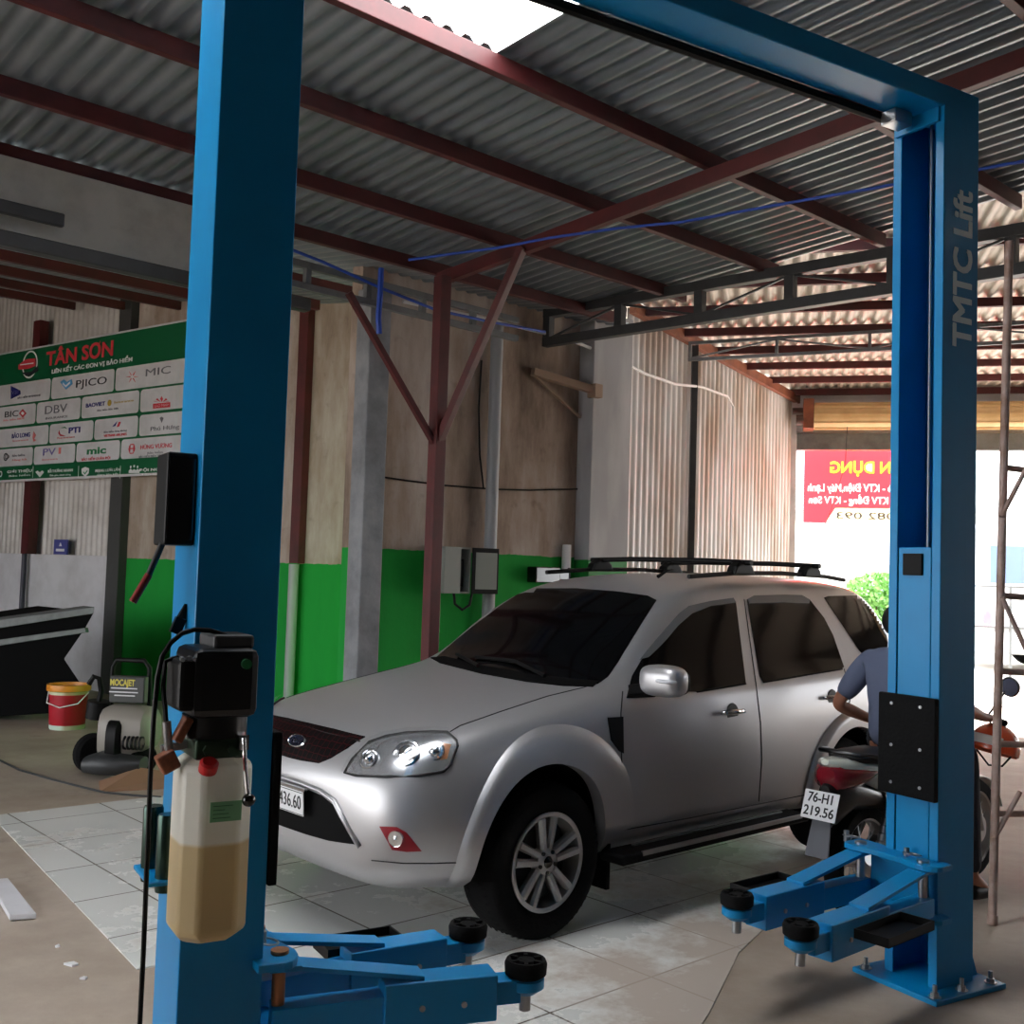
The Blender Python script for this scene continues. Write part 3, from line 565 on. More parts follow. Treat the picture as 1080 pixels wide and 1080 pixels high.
p = MB(); canister(p, -.074,.106,-.25,-.05,.735,1.2,.042,.022); tk = p.build('oil_tank', tank_mat(), t, bevel=.010, smooth=radians(30))
p = MB(); p.lathe([(0,0),(.024,0),(.024,.024),(.018,.03),(0,.03)], (-.02,-.235,1.172), (0,-.5,.87), 20); p.build('filler_cap', MT['red'], tk, smooth=SM)
MT['lab_green'] = mat('pale_green_label', (128,186,140), .5)
p = MB(); p.box(-.015,.065,-.2585,-.2565,1.045,1.095); lb2 = p.build('tank_label', MT['lab_green'], tk)
p = MB()
for i, w_ in enumerate((.05,.03,.04,.045)): p.box(-.008,-.008+w_,-.2595,-.2584,1.084-i*.010,1.0855-i*.010)
p.build('label_print', mat('label_ink',(50,110,70),.6), lb2)
a = onL(256,778,.24); b = onL(259,812,.27); c = onL(262,842,.28)
p = MB(); p.box(a[0]-UL-.012,a[0]-UL+.014,-.25,-.2,a[1]-.03,a[1]+.008); p.tube([(a[0]-UL,-.25,a[1]),(b[0]-UL,-.27,b[1]),(c[0]-UL,-.28,c[1])], .006, 8); lv = p.build('lowering_lever', MT['chrome'], t, smooth=SM)
p = MB(); p.sphere((c[0]-UL,-.282,c[1]-.004),.017); p.build('lever_knob', MT['gloss_black'], lv, smooth=4)
# hydraulic fittings and the brown connector at its left
MT['brown'] = mat('brown_connector', (122,72,52), .5, noise=(30,(160,96,66),.4,.6))
p = MB(); p.beam((-.045,-.13,1.225),(-.115,-.13,1.215),.02,.02); p.tube([(-.1,-.16,1.21),(-.107,-.165,1.25),(-.112,-.165,1.29)], .011, 10); p.build('fitting', MT['steel'], t, smooth=SM)
p = MB(); p.beam((-.128,-.17,1.178),(-.085,-.17,1.2),.045,.05); p.build('connector', MT['brown'], t, bevel=.006)
p = MB(); p.beam((-.09,-.18,1.24),(-.06,-.18,1.30),.04,.024); p.build('connector', MT['brown'], t, bevel=.005)
p = MB(); p.tube([(-.08,-.12,1.45),(-.115,-.13,1.44),(-.122,-.15,1.38),(-.113,-.165,1.29)], .006, 8); p.build('hydraulic_hose', MT['black'], t, smooth=SM)
pts = [onL(x_,y_,.15) for x_,y_ in ((250,678),(238,670),(222,665),(205,664),(192,668),(180,678),(171,692),(166,715),(162,760),(159,810),(157,860),(155,910),(153,960),(151,1010),(149,1050),(147,1090))]
pts = [lp(l_,-.15,max(z_,.02)) for l_,z_ in pts]
p = MB(); p.tube(pts + [lp(-3.19,-.2,.3),lp(-3.2,-.3,.02)], .0065, 8); o = p.build('power_cable', MT['black'], smooth=SM); tag(o, 'black power cable hanging from the power unit to the floor', 'cable')
# ================================================================== SILVER SUV   (local: x forward from the front axle, y to its left, z up)
CYAW = radians(47.5); CA = V((sin(CYAW), cos(CYAW), 0)); CN = V((cos(CYAW), -sin(CYAW), 0))
hub = atz(575, 909, .355); CO = hub - CN*.84; CO.z = 0
CRZ = atan2(-CA.y, -CA.x)
car = thing('car', 'silver sport utility vehicle with dark windows parked behind the lift', 'car', CO, CRZ)
CM = Matrix.Translation(CO) @ Matrix.Rotation(CRZ, 4, 'Z'); CI = CM.inverted(); CR3 = CI.to_3x3()
MT['silver'] = mat('silver_car_paint', (176,175,177), .38, .68, coat=.25)
MT['tint'] = mat('dark_tinted_glass', (5,6,8), .08, coat=.0, spec=.13)
MT['trim_black'] = mat('black_trim', (10,10,11), .6, spec=.06)
ST = [ # a, [(y,z)...12]
 (-.905, [(0,.44),(.2,.44),(.28,.46),(.34,.5),(.36,.57),(.34,.63),(.30,.68),(.26,.70),(.2,.712),(.14,.718),(.07,.722),(0,.723)]),
 (-.875, [(0,.37),(.4,.37),(.50,.39),(.58,.46),(.62,.57),(.60,.67),(.53,.74),(.46,.775),(.35,.80),(.2,.815),(.1,.82),(0,.822)]),
 (-.81, [(0,.31),(.5,.31),(.64,.33),(.72,.43),(.755,.58),(.735,.71),(.66,.81),(.57,.86),(.43,.90),(.25,.925),(.12,.935),(0,.938)]),
 (-.70, [(0,.29),(.6,.29),(.74,.32),(.82,.43),(.845,.6),(.825,.75),(.76,.87),(.67,.93),(.50,.963),(.28,.98),(.14,.985),(0,.988)]),
 (-.50, [(0,.28),(.64,.28),(.80,.31),(.87,.43),(.89,.62),(.875,.78),(.82,.92),(.72,.985),(.53,1.01),(.29,1.026),(.15,1.03),(0,1.033)]),
 (-.20, [(0,.28),(.66,.28),(.83,.31),(.885,.43),(.90,.66),(.88,.82),(.835,.965),(.75,1.03),(.55,1.068),(.30,1.087),(.15,1.092),(0,1.095)]),
 (.15, [(0,.28),(.66,.28),(.84,.32),(.89,.44),(.902,.7),(.888,.86),(.848,1.03),(.77,1.085),(.57,1.122),(.31,1.140),(.15,1.145),(0,1.147)]),
 (.42, [(0,.28),(.66,.28),(.845,.33),(.89,.45),(.903,.72),(.893,.90),(.865,1.07),(.78,1.12),(.60,1.165),(.32,1.20),(.16,1.215),(0,1.222)]),
 (.70, [(0,.28),(.66,.28),(.85,.34),(.89,.46),(.904,.73),(.896,.92),(.872,1.075),(.83,1.105),(.715,1.30),(.62,1.345),(.33,1.385),(0,1.40)]),
 (1.0, [(0,.28),(.66,.28),(.85,.34),(.89,.46),(.905,.74),(.898,.93),(.875,1.075),(.838,1.105),(.672,1.475),(.60,1.535),(.32,1.575),(0,1.585)]),
 (1.25, [(0,.28),(.66,.28),(.85,.34),(.89,.46),(.905,.74),(.898,.93),(.876,1.08),(.84,1.11),(.648,1.585),(.575,1.635),(.31,1.67),(0,1.68)]),
 (1.65, [(0,.28),(.66,.28),(.85,.34),(.89,.46),(.905,.75),(.90,.94),(.877,1.085),(.842,1.115),(.632,1.64),(.56,1.685),(.30,1.715),(0,1.722)]),
 (2.2, [(0,.28),(.66,.28),(.85,.34),(.89,.46),(.905,.76),(.90,.95),(.878,1.10),(.842,1.13),(.630,1.655),(.56,1.70),(.30,1.728),(0,1.735)]),
 (2.8, [(0,.29),(.66,.29),(.85,.35),(.89,.47),(.905,.77),(.90,.96),(.876,1.12),(.84,1.15),(.628,1.65),(.555,1.695),(.30,1.72),(0,1.727)]),
 (3.20, [(0,.30),(.66,.30),(.84,.36),(.88,.48),(.898,.77),(.89,.97),(.866,1.13),(.83,1.16),(.62,1.635),(.545,1.675),(.29,1.70),(0,1.705)]),
 (3.40, [(0,.32),(.66,.32),(.82,.38),(.865,.49),(.885,.77),(.875,.97),(.85,1.12),(.815,1.15),(.625,1.545),(.55,1.58),(.29,1.60),(0,1.605)]),
 (3.56, [(0,.34),(.62,.34),(.79,.40),(.845,.50),(.865,.76),(.855,.96),(.83,1.09),(.80,1.12),(.66,1.33),(.56,1.355),(.29,1.375),(0,1.38)]),
 (3.64, [(0,.38),(.56,.38),(.74,.43),(.80,.52),(.82,.72),(.80,.88),(.77,.97),(.74,1.0),(.62,1.05),(.52,1.07),(.27,1.085),(0,1.09)]),
 (3.68, [(0,.44),(.5,.44),(.66,.47),(.72,.53),(.73,.64),(.71,.72),(.68,.77),(.65,.79),(.55,.81),(.45,.82),(.24,.83),(0,.83)]),
]
def body_mesh():
    b = MB(); R_ = []
    for a, pr in ST:
        ring = [(-a, y, z) for y, z in pr] + [(-a, -y, z) for y, z in pr[-2:0:-1]]
        R_.append(ring)
    n = len(R_[0]); b.v = [V(p) for r in R_ for p in r]
    for i in range(len(R_)-1):
        for k in range(n): b.f.append((i*n+k, i*n+(k+1)%n, (i+1)*n+(k+1)%n, (i+1)*n+k))
    # caps as quad strips
    for base, rev in ((0, False), ((len(R_)-1)*n, True)):
        for k in range(n//2):
            q = (base+k, base+k+1, base+(n-k-1)%n, base+(n-k)%n)
            q = tuple(dict.fromkeys(q))
            b.f.append(q[::-1] if rev else q)
        # last one (top centre) closes as a triangle pair through dict.fromkeys
    return b
bb = body_mesh(); o = bb.build('body', MT['silver'], None, smooth=4)
sub = o.modifiers.new('s', 'SUBSURF'); sub.levels = 2; sub.render_levels = 2
bpy.context.view_layer.update()
dg = bpy.context.evaluated_depsgraph_get(); full = bpy.data.meshes.new_from_object(o.evaluated_get(dg))
BV = BVHTree.FromPolygons([v.co for v in full.vertices], [tuple(p.vertices) for p in full.polygons])
# cut the wheel arches
AC = ((.05, .41, .415), (-2.63, .40, .40))
cut = MB()
for ax_, az_, ar in AC:
    for s in (1, -1): cut.cyl((ax_, s*.50, az_), (ax_, s*1.2, az_), ar, seg=56); cut.box(ax_-ar*.98, ax_+ar*.98, min(s*.5,s*1.2), max(s*.5,s*1.2), .1, az_)
co_ = []
bm_ = o.modifiers
for k, (ax_, az_, ar) in enumerate(AC):
    for s in (1, -1):
        c = MB(); n_ = 48; poly = [(ax_+ar*cos(pi*i/n_), az_+ar*sin(pi*i/n_)) for i in range(n_+1)] + [(ax_-ar*1.0, .05), (ax_+ar*1.0, .05)]
        c.prism(poly, lambda a,b: (a, s*.52, b), lambda a,b: (a, s*1.2, b)); cc = c.build('cut', MT['black']); co_.append(cc)
        md = o.modifiers.new('b', 'BOOLEAN'); md.operation = 'DIFFERENCE'; md.solver = 'EXACT'; md.object = cc
bpy.context.view_layer.update()
dg = bpy.context.evaluated_depsgraph_get(); me = bpy.data.meshes.new_from_object(o.evaluated_get(dg)); me.name = 'body'
o.modifiers.clear(); o.data = me; o.parent = car; me.materials.clear(); me.materials.append(MT['silver'])
me.polygons.foreach_set('use_smooth', [True]*len(me.polygons)); me.set_sharp_from_angle(angle=radians(45))
for c in co_: bpy.data.objects.remove(c)
body = o
# ---- projecting outlines on to the body
def p_cam(px, py): return CI @ CP, (CR3 @ ray(px, py)).normalized()
def p_side(x, z): return V((x, 2.0, z)), V((0,-1,0))
def p_front(y, z): return V((2.0, y, z)), V((-1,0,0))
def p_top(x, y): return V((x, y, 3.0)), V((0,0,-1))
def hit(pj, u, v, off=0.):
    o_, d_ = pj(u, v); h, n, i, s = BV.ray_cast(o_, d_)
    if h is None: return None
    if n.dot(d_) > 0: n = -n
    return h + n*off, n
def patch(poly, pj, off=.004, step=None, mirror=0, depth=.02):
    """closed outline -> solid shell lying on the body"""
    n = len(poly); xs = [p[0] for p in poly]; ys = [p[1] for p in poly]; sz = max(max(xs)-min(xs), max(ys)-min(ys)); st = step or sz/26
    pts = []
    for i in range(n):
        a = V(poly[i]); b = V(poly[(i+1)%n]); k = max(1, int((b-a).length/st))
        pts += [a.lerp(b, j/k) for j in range(k)]
    m_ = len(pts); edges = [(i,(i+1)%m_) for i in range(m_)]
    y = min(ys)+st*.5
    def inside(p):
        c = False
        for i in range(n):
            x1,y1 = poly[i]; x2,y2 = poly[(i+1)%n]
            if (y1 > p[1]) != (y2 > p[1]) and p[0] < (x2-x1)*(p[1]-y1)/(y2-y1)+x1: c = not c
        return c
    while y < max(ys):
        x = min(xs)+st*.5
        while x < max(xs):
            if inside((x,y)) and min((V((x,y))-q).length for q in pts) > st*.45: pts.append(V((x,y)))
            x += st
        y += st
    vo, eo, fo, *_ = delaunay_2d_cdt([V((p[0],p[1])) for p in pts], edges, [], 1, 1e-5)
    top = []; ok = []
    for p in vo:
        h = hit(pj, p[0], p[1]); ok.append(h is not None); top.append(h or (V((0,0,0)), V((0,0,1))))
    mb = MB(); F = [tuple(f) for f in fo if all(ok[i] for i in f)]
    us = sorted({i for f in F for i in f}); rm = {i: j for j, i in enumerate(us)}; top = [top[i] for i in us]; F = [tuple(rm[i] for i in f) for f in F]
    vs = [h + nn*off for h, nn in top] + [h - nn*depth for h, nn in top]; N_ = len(top)
    fs = list(F) + [tuple(i+N_ for i in f[::-1]) for f in F]
    cnt = {}
    for f in F:
        for i in range(len(f)):
            e = (f[i], f[(i+1)%len(f)]); cnt[e] = 1
    for (a, b) in list(cnt):
        if (b, a) not in cnt: fs.append((b, a, a+N_, b+N_))
    # drop body interior skins nothing sees: keep the solid closed
    mb.add(vs, fs)
    if mirror:
        mb.add([V((v.x,-v.y,v.z)) for v in vs], [f[::-1] for f in fs])
    return mb
def mirrored(mb):
    q = MB(); q.v = [V((v.x,-v.y,v.z)) for v in mb.v]; q.f = [f[::-1] for f in mb.f]; return q
def both(name, mb, mt, parent=car, label=None, smooth=SM, **k):
    a = mb.build(name, mt, parent, smooth=smooth, **k); b = mirrored(mb).build(name, mt, parent, smooth=smooth, **k)
    if label: a['label'] = label; b['label'] = label
    return a, b
def line(pts, pj, r=.003, off=0.0, sub=6):
    out = []
    for i in range(len(pts)-1):
        a = V(pts[i]); b = V(pts[i+1])
        for j in range(sub): out.append(a.lerp(b, j/sub))
    out.append(V(pts[-1])); h = [hit(pj, p[0], p[1], off) for p in out]
    return [x[0] for x in h if x]
def z4(X, Y): return (440+X/2.077, 560+Y/2.077)
def z3(X, Y): return (260+X/2.842, 660+Y/2.842)
def zz(X, Y): return (280+X/6.75, 740+Y/6.75)
# glass
WS = [z4(*p) for p in ((240,127),(350,127),(440,134),(505,143),(524,153),(500,190),(470,238),(440,288),(418,320),(395,336),(340,334),(250,324),(150,306),(60,284),(42,278),(80,245),(120,212),(180,167))]
patch(WS, p_cam, .005).build('windshield', MT['tint'], car, smooth=SM)
patch([z4(*p) for p in ((30,279),(60,276),(150,298),(250,316),(340,326),(398,330),(385,342),(320,340),(240,331),(140,313),(50,290))], p_cam, .007).build('wiper_cowl', MT['trim_black'], car, smooth=SM)
FW = [z4(*p) for p in ((470,352),(492,278),(515,247),(545,212),(572,182),(592,166),(640,155),(690,148),(697,155),(719,334),(612,352))]
RW = [z4(*p) for p in ((722,150),(735,143),(800,141),(840,142),(860,152),(890,190),(910,228),(934,298),(928,303),(757,331),(750,318))]
QW = [z4(*p) for p in ((891,146),(900,143),(985,141),(992,148),(1014,180),(1026,215),(1030,245),(1027,275),(976,270),(968,262))]
both('side_window', patch(FW, p_cam, .004), MT['tint'])
both('side_window', patch(RW, p_cam, .004), MT['tint'])
both('quarter_window', patch(QW, p_cam, .004), MT['tint'])
MT['visor'] = mat('smoky_visor', (96,98,100), .2)
VF = [z4(*p) for p in ((486,283),(515,247),(545,212),(572,182),(592,166),(640,155),(690,148),(696,158),(640,166),(600,182),(570,208),(545,238),(522,262),(505,278))]
VR = [z4(*p) for p in ((722,150),(735,143),(800,141),(840,142),(858,152),(856,160),(800,157),(726,160))]
both('wind_deflector', patch(VF, p_cam, .011), MT['visor']); both('wind_deflector', patch(VR, p_cam, .011), MT['visor'])
p = MB(); p.tube(line([z4(612,353),z4(719,335)], p_cam, off=.004), .005, 6); p.tube(line([z4(757,332),z4(930,303)], p_cam, off=.004), .005, 6)
both('belt_moulding', p, MT['trim_black'])
patch([(.60,1.50),(-.60,1.50),(-.64,1.30),(-.66,1.17),(.66,1.17),(.64,1.30)], lambda y,z: (V((-6,y,z)), V((1,0,0))), .005).build('rear_window', MT['tint'], car, smooth=SM)
# seams
p = MB()
for pts in ([z4(455,655),z4(449,560),z4(447,480),z4(446,400),z4(450,352)], [z4(742,336),z4(752,420),z4(755,500),z4(748,592)], [z4(935,302),z4(950,360),z4(938,420),z4(905,470),z4(890,520),z4(880,560)], [z4(450,655),z4(600,628),z4(748,598),z4(890,570)], [z4(716,150),z4(742,336)]):
    h = line(pts, p_cam, off=.0005)
    if len(h) > 1: p.tube(h, .0035, 6)
both('door_seam', p, MT['ink'])
p = MB(); h = line([z3(1020,183),z3(900,212),z3(760,258),z3(640,300),z3(610,318)], p_cam, off=.0005); p.tube(h, .003, 6); both('hood_seam', p, MT['ink'])
p = MB(); h = line([z3(340,347),z3(225,318),z3(105,277)], p_cam, off=.001); p.tube(h, .004, 6); p.build('hood_edge_seam', MT['ink'], car)
p = MB(); h = line([z3(375,703),z3(470,712),z3(560,712),z3(676,709)], p_cam, off=.0005); p.tube(h, .003, 6); both('bumper_seam', p, MT['ink'])
# fender flares
FADE = 1
def flare(ax_, az_, rin, rf):
    mb = MB(); n_ = 44; m_ = 7; vs = []
    for i in range(n_+1):
        th = radians(-14 + 208*i/n_)                 # from rear to front
        ro = rf(th)
        for j in range(m_+1):
            f = j/m_; r_ = rin + (ro-rin)*f
            x = ax_ + r_*cos(th); z = max(az_ + r_*sin(th), .30)
            h = BV.ray_cast(V((x, 2, z)), V((0,-1,0)))[0]
            yb = h.y if h else .8
            fd = max(0., min(1., (math.degrees(th)-118)/45)); bulge = .034*min(1, (1-f)*3.2)**.6*(1-.88*fd*fd*(3-2*fd)*FADE)
            vs.append(V((x, yb + bulge + .001, z)))
    for i in range(n_+1):                            # inner lip
        v = vs[i*(m_+1)]; vs.append(V((v.x, v.y-.07, v.z)))
    fs = []
    for i in range(n_):
        for j in range(m_): fs.append((i*(m_+1)+j, i*(m_+1)+j+1, (i+1)*(m_+1)+j+1, (i+1)*(m_+1)+j))
        b0 = (n_+1)*(m_+1); fs.append((i*(m_+1), (i+1)*(m_+1), b0+i+1, b0+i))
    mb.add(vs, fs); return mb
def rf_front(th):
    f = max(0, min(1, (th-radians(20))/radians(130))); return .50 + .13*f*f*(3-2*f)
both('fender_flare', flare(.05, .41, .412, rf_front), MT['silver'], smooth=radians(50))
FADE = 0
both('fender_flare', flare(-2.63, .40, .398, lambda th: .50), MT['silver'], smooth=radians(50))
for ax_, az_, ar in AC:
    p = MB(); p.lathe([(ar+.012,.0),(ar+.012,.34)], (ax_,.53,az_), (0,1,0), 40); 
    w_ = MB(); n_ = 36; vs = []; fs = []
    for i in range(n_+1):
        th = pi*i/n_; x = ax_+(ar-.002)*cos(th); z = az_+(ar-.002)*sin(th)
        h = BV.ray_cast(V((x,2,z)), V((0,-1,0)))[0]; yo = (h.y if h else .8)-.02
        vs += [V((x,.53,z)), V((x,yo,z))]
    for i in range(n_): fs.append((2*i,2*i+1,2*i+3,2*i+2))
    fs.append(tuple(2*i for i in range(n_+1))); w_.add(vs, fs); both('wheel_well', w_, MT['trim_black'], recalc=False)
# mud flap behind the front wheel, sill, side step
p = MB(); p.box(-.43,-.405,.62,.86,.16,.5); both('mud_flap', p, MT['trim_black'])
p = MB(); p.beam((-.36,.93,.335),(-1.98,.93,.335),.16,.05); step = both('side_step', p, MT['trim_black'], bevel=.015)
p = MB(); p.beam((-.5,1.005,.352),(-1.9,1.005,.352),.012,.022); p.beam((-.55,.9,.364),(-1.85,.9,.364),.02,.006)
for s_, st_ in zip((1,-1), step): (p if s_ == 1 else mirrored(p)).build('step_strip', MT['steel'], st_)
# wheels
def wheel(name, loc, face):
    mb = MB(); W_ = .235; R_ = .358
    pr = [(.222,-.095),(.235,-.105),(.30,-.118),(.335,-.112),(.352,-.095),(R_,-.06),(R_,.06),(.352,.095),(.335,.112),(.30,.118),(.235,.105),(.222,.095),(.222,-.095)]
    y0 = loc[1]-face*.115
    mb.lathe(pr, (loc[0],y0,loc[2]), (0,face,0), 56); 
    for k in range(56):                              # shoulder lugs
        a = 2*pi*k/56
        for s in (-1,1): 
            c1 = V((loc[0]+.345*cos(a), y0+s*.103, loc[2]+.345*sin(a))); c2 = V((loc[0]+.3625*cos(a+.02), y0+s*.05, loc[2]+.3625*sin(a+.02))); mb.beam(c1, c2, .014, .002, up=(cos(a),0,sin(a)))
    t_ = mb.build(name, MT['tire'], car, smooth=SM)
    fy = y0 + face*.112; r_ = MB(); u = lambda r,a,d=0: V((loc[0]+r*cos(a), fy+face*d, loc[2]+r*sin(a)))
    r_.lathe([(.226,-.015),(.230,.0),(.222,.004),(.208,-.002),(.202,-.03),(.2,-.12)], (loc[0],fy,loc[2]), (0,face,0), 56)
    rim = r_.build('rim', MT['alloy'], t_, smooth=SM)
    for k in range(5):
        s_ = MB()
        a0 = radians(90+72*k)
        for da in (-.20,.20):
            p0_ = u(.062, a0+da*1.5, -.020); p1_ = u(.207, a0+da, -.012)
            d = (p1_-p0_).normalized(); sd = d.cross(V((0,1,0))); vs = []
            for pt, w_ in ((p0_,.017),(p1_,.021)):
                for sgn, dp in ((-1,0),(-.55,.016),(.55,.016),(1,0),(.8,-.03),(-.8,-.03)): vs.append(pt + sd*w_*sgn + V((0,face*dp,0)))
            s_.add(vs, [(0,1,2,3,4,5)[::-1],(6,7,8,9,10,11)] + [(i,(i+1)%6,(i+1)%6+6,i+6) for i in range(6)])
        s_.build('spoke', MT['alloy'], t_, bevel=.002)
    h_ = MB(); h_.lathe([(0,-.002),(.03,-.002),(.034,-.006),(.06,-.010),(.068,-.022),(.07,-.05)], (loc[0],fy,loc[2]), (0,face,0), 32); h_.build('hub', MT['alloy'], t_, smooth=SM)
    h_ = MB(); h_.lathe([(0,.006),(.022,.005),(.028,-.002)], (loc[0],fy,loc[2]), (0,face,0), 24)
    for k in range(5):
        c = u(.05, radians(90+36+72*k)); h_.cyl(c+V((0,-face*.012,0)), c+V((0,face*.0,0)), .010, seg=6)
    h_.build('hub_cap', MT['gloss_black'], t_, smooth=SM)
    h_ = MB(); h_.lathe([(.0,-.06),(.15,-.06),(.15,-.075),(0,-.075)], (loc[0],fy,loc[2]), (0,face,0), 32); h_.lathe([(.2,-.09),(.0,-.095)], (loc[0],fy,loc[2]), (0,face,0), 32); h_.build('brake_disc', MT['dark_steel'], t_, smooth=SM)
MT['alloy'] = mat('alloy_wheel', (176,174,172), .38, .7)
for x_ in (0, -2.62):
    for f in (1,-1): wheel('wheel', (x_, f*.865, .358), f)
# mirrors
def squircle(mb, c, sx, sy, sz, e=.6, seg=24, rings=14):
    sp = lambda w: math.copysign(abs(w)**e, w); vs = [V(c)+V((0,0,sz))]; fs = []
    for i in range(1, rings):
        t = pi*i/rings
        for k in range(seg):
            a = 2*pi*k/seg; vs.append(V(c)+V((sx*sp(sin(t))*sp(cos(a)), sy*sp(sin(t))*sp(sin(a)), sz*sp(cos(t)))))
    vs.append(V(c)-V((0,0,sz))); L_ = len(vs)-1
    for k in range(seg):
        fs.append((0,1+k,1+(k+1)%seg)); fs.append((L_,L_-seg+(k+1)%seg,L_-seg+k))
    for i in range(rings-2):
        for k in range(seg): a=1+i*seg; fs.append((a+k,a+seg+k,a+seg+(k+1)%seg,a+(k+1)%seg))
    return mb.add(vs, fs)
p = MB(); squircle(p, (-.60,1.03,1.185), .075,.125,.078); p.build('mirror', MT['silver'], car, smooth=4)
p = MB(); squircle(p, (-.98,-.93,1.165), .12,.05,.075); p.build('mirror', MT['silver'], car, smooth=4)
p = MB(); p.beam((-.56,.86,1.13),(-.59,.98,1.15),.07,.045); squircle(p, (-.655,1.03,1.18), .03,.115,.066); p.build('mirror_base', MT['trim_black'], car, smooth=SM)
both('mirror_sail', patch([z4(*q_) for q_ in ((458,366),(470,318),(492,280),(500,330),(520,364))], p_cam, .01), MT['trim_black'])
p = MB(); p.box(-.535,-.525,.99,1.10,1.185,1.20); p2_ = MB(); squircle(p2_, (-.585,1.09,1.19), .074,.06,.012); p2_.build('mirror_indicator', mat('clear_grey_lens',(196,198,204),.1), car, smooth=4)
# door handles
for q_, lab in (((z4(660,400)),0), ((z4(884,367)),0)):
    h = hit(p_cam, q_[0]+2, q_[1]); L_ = .20
    if h:
        c, nn = h; p = MB(); p.lathe([(0,.003),(.052,.003),(.056,-.004)], c + V((-.11,0,-.005)), (0,1,0), 24)
        both('handle_cup', p, MT['dark_steel'])
        p = MB(); p.tube([c+V((.0,.004,.004)), c+V((-.02,.026,.006)), c+V((-.1,.034,.008)), c+V((-.18,.026,.006)), c+V((-.205,.004,.004))], [.010,.014,.015,.014,.010], 10); both('door_handle', p, MT['chrome'], smooth=4)
# fender vent
both('fender_vent', patch([z4(*q_) for q_ in ((417,409),(450,407),(451,487),(442,482),(424,458))], p_cam, .006), MT['black'])
# door dents / reflections left out; roof antenna, crossbars and rails
p = MB()
for s in (1,): p.tube([(-x_, .585, zt) for x_, zt in ((1.35,1.705),(1.8,1.735),(2.3,1.745),(2.8,1.735),(3.05,1.715))], .014, 8)
both('roof_rail', p, MT['black'], smooth=SM)
for x_ in (-1.86, -2.62):
    p = MB(); p.tube([(x_,-.66,1.80),(x_,-.3,1.81),(x_,.3,1.81),(x_,.66,1.80)], .017, 10); cb = p.build('roof_crossbar', MT['black'], car, smooth=SM)
    for s in (1,-1):
        p = MB(); p.prism([(-.11,1.725),(-.085,1.775),(-.035,1.81),(.035,1.81),(.085,1.775),(.11,1.725)], lambda a,b: (x_+a, s*.545, b), lambda a,b: (x_+a, s*.615, b)); p.build('crossbar_foot', MT['black'], cb, bevel=.012)
p = MB(); p.tube([(-1.42,.3,1.70),(-1.50,.3,1.735),(-1.56,.3,1.745)], [.012,.008,.004], 8); p.build('roof_antenna', MT['black'], car, smooth=SM)
# wipers
for a_, b_, c_ in ((z4(280,325),z4(215,293),z4(130,283)), (z4(135,303),z4(90,278),z4(48,262))):
    pts = [hit(p_cam, *a_, off=.02), hit(p_cam, *b_, off=.022), hit(p_cam, *c_, off=.018)]
    p = MB(); p.tube([h[0] for h in pts if h], .011, 8); p.build('wiper', MT['black'], car, smooth=SM)
for q_ in (z3(540,183), z3(665,148)):
    pass
# ---- front end
GR = [(0,.945),(.2,.943),(.42,.935),(.38,.885),(.31,.835),(.24,.803),(.1,.795),(0,.793)]
GR = GR + [(-y_,z_) for y_,z_ in GR[-2:0:-1]]
def honey():
    m = mat('grille_mesh', (14,14,15), .5, spec=.08); nt = m.node_tree; N = nt.nodes; K = nt.links; b = N['Principled BSDF']
    tc = N.new('ShaderNodeTexCoord'); mp = N.new('ShaderNodeMapping'); mp.inputs['Scale'].default_value = (0,26,34); K.new(tc.outputs['Object'], mp.inputs[0])
    v = N.new('ShaderNodeTexVoronoi'); v.inputs['Randomness'].default_value = .25; v.feature = 'DISTANCE_TO_EDGE'; v.inputs['Scale'].default_value = 1; K.new(mp.outputs[0], v.inputs['Vector'])
    r = N.new('ShaderNodeValToRGB'); r.color_ramp.elements[0].position = .02; r.color_ramp.elements[0].color = L3((60,16,18)); r.color_ramp.elements[1].position = .06; r.color_ramp.elements[1].color = L3((7,7,8)); K.new(v.outputs['Distance'], r.inputs['Fac']); K.new(r.outputs['Color'], b.inputs['Base Color'])
    bp = N.new('ShaderNodeBump'); bp.inputs['Strength'].default_value = .8; bp.invert = True; K.new(v.outputs['Distance'], bp.inputs['Height']); K.new(bp.outputs[0], b.inputs['Normal']); return m
patch(GR, p_front, .006).build('grille', honey(), car, smooth=SM)
h = hit(p_front, .02, .868)
em = MB(); c, nn = h; ux = V((0,1,0)); uz = nn.cross(ux).normalized()
if uz.z < 0: uz = -uz
M_ = Matrix((( nn.x, ux.x, uz.x, c.x),(nn.y, ux.y, uz.y, c.y),(nn.z, ux.z, uz.z, c.z),(0,0,0,1)))
em.M = M_; n_ = 36; vs = []; fs = []
for r_, d_ in ((1,.0),(1,.016),(.88,.02),(.84,.016),(0.02,.018)): vs += [(d_, .075*r_*cos(2*pi*k/n_), .032*r_*sin(2*pi*k/n_)) for k in range(n_)]
for j in range(3): fs += [(j*n_+k, j*n_+(k+1)%n_, (j+1)*n_+(k+1)%n_, (j+1)*n_+k) for k in range(n_)]
em.add(vs, fs); emb = em.build('emblem', MT['chrome'], car, smooth=SM)
em = MB(M_); em.add([(.016, .075*.86*cos(2*pi*k/n_), .032*.86*sin(2*pi*k/n_)) for k in range(n_)], [tuple(range(n_))]); em.build('emblem_field', mat('emblem_dark',(26,30,46),.2), emb)
em = MB(); put_text(em, 'Ford', .042, c + nn*.0175, ux, uz, .001, shear=.25, width=.088); em.build('emblem_script', MT['chrome'], emb)
LG = [(0,.685),(.2,.683),(.31,.674),(.40,.648),(.46,.60),(.555,.505),(.38,.488),(.2,.482),(0,.48)]
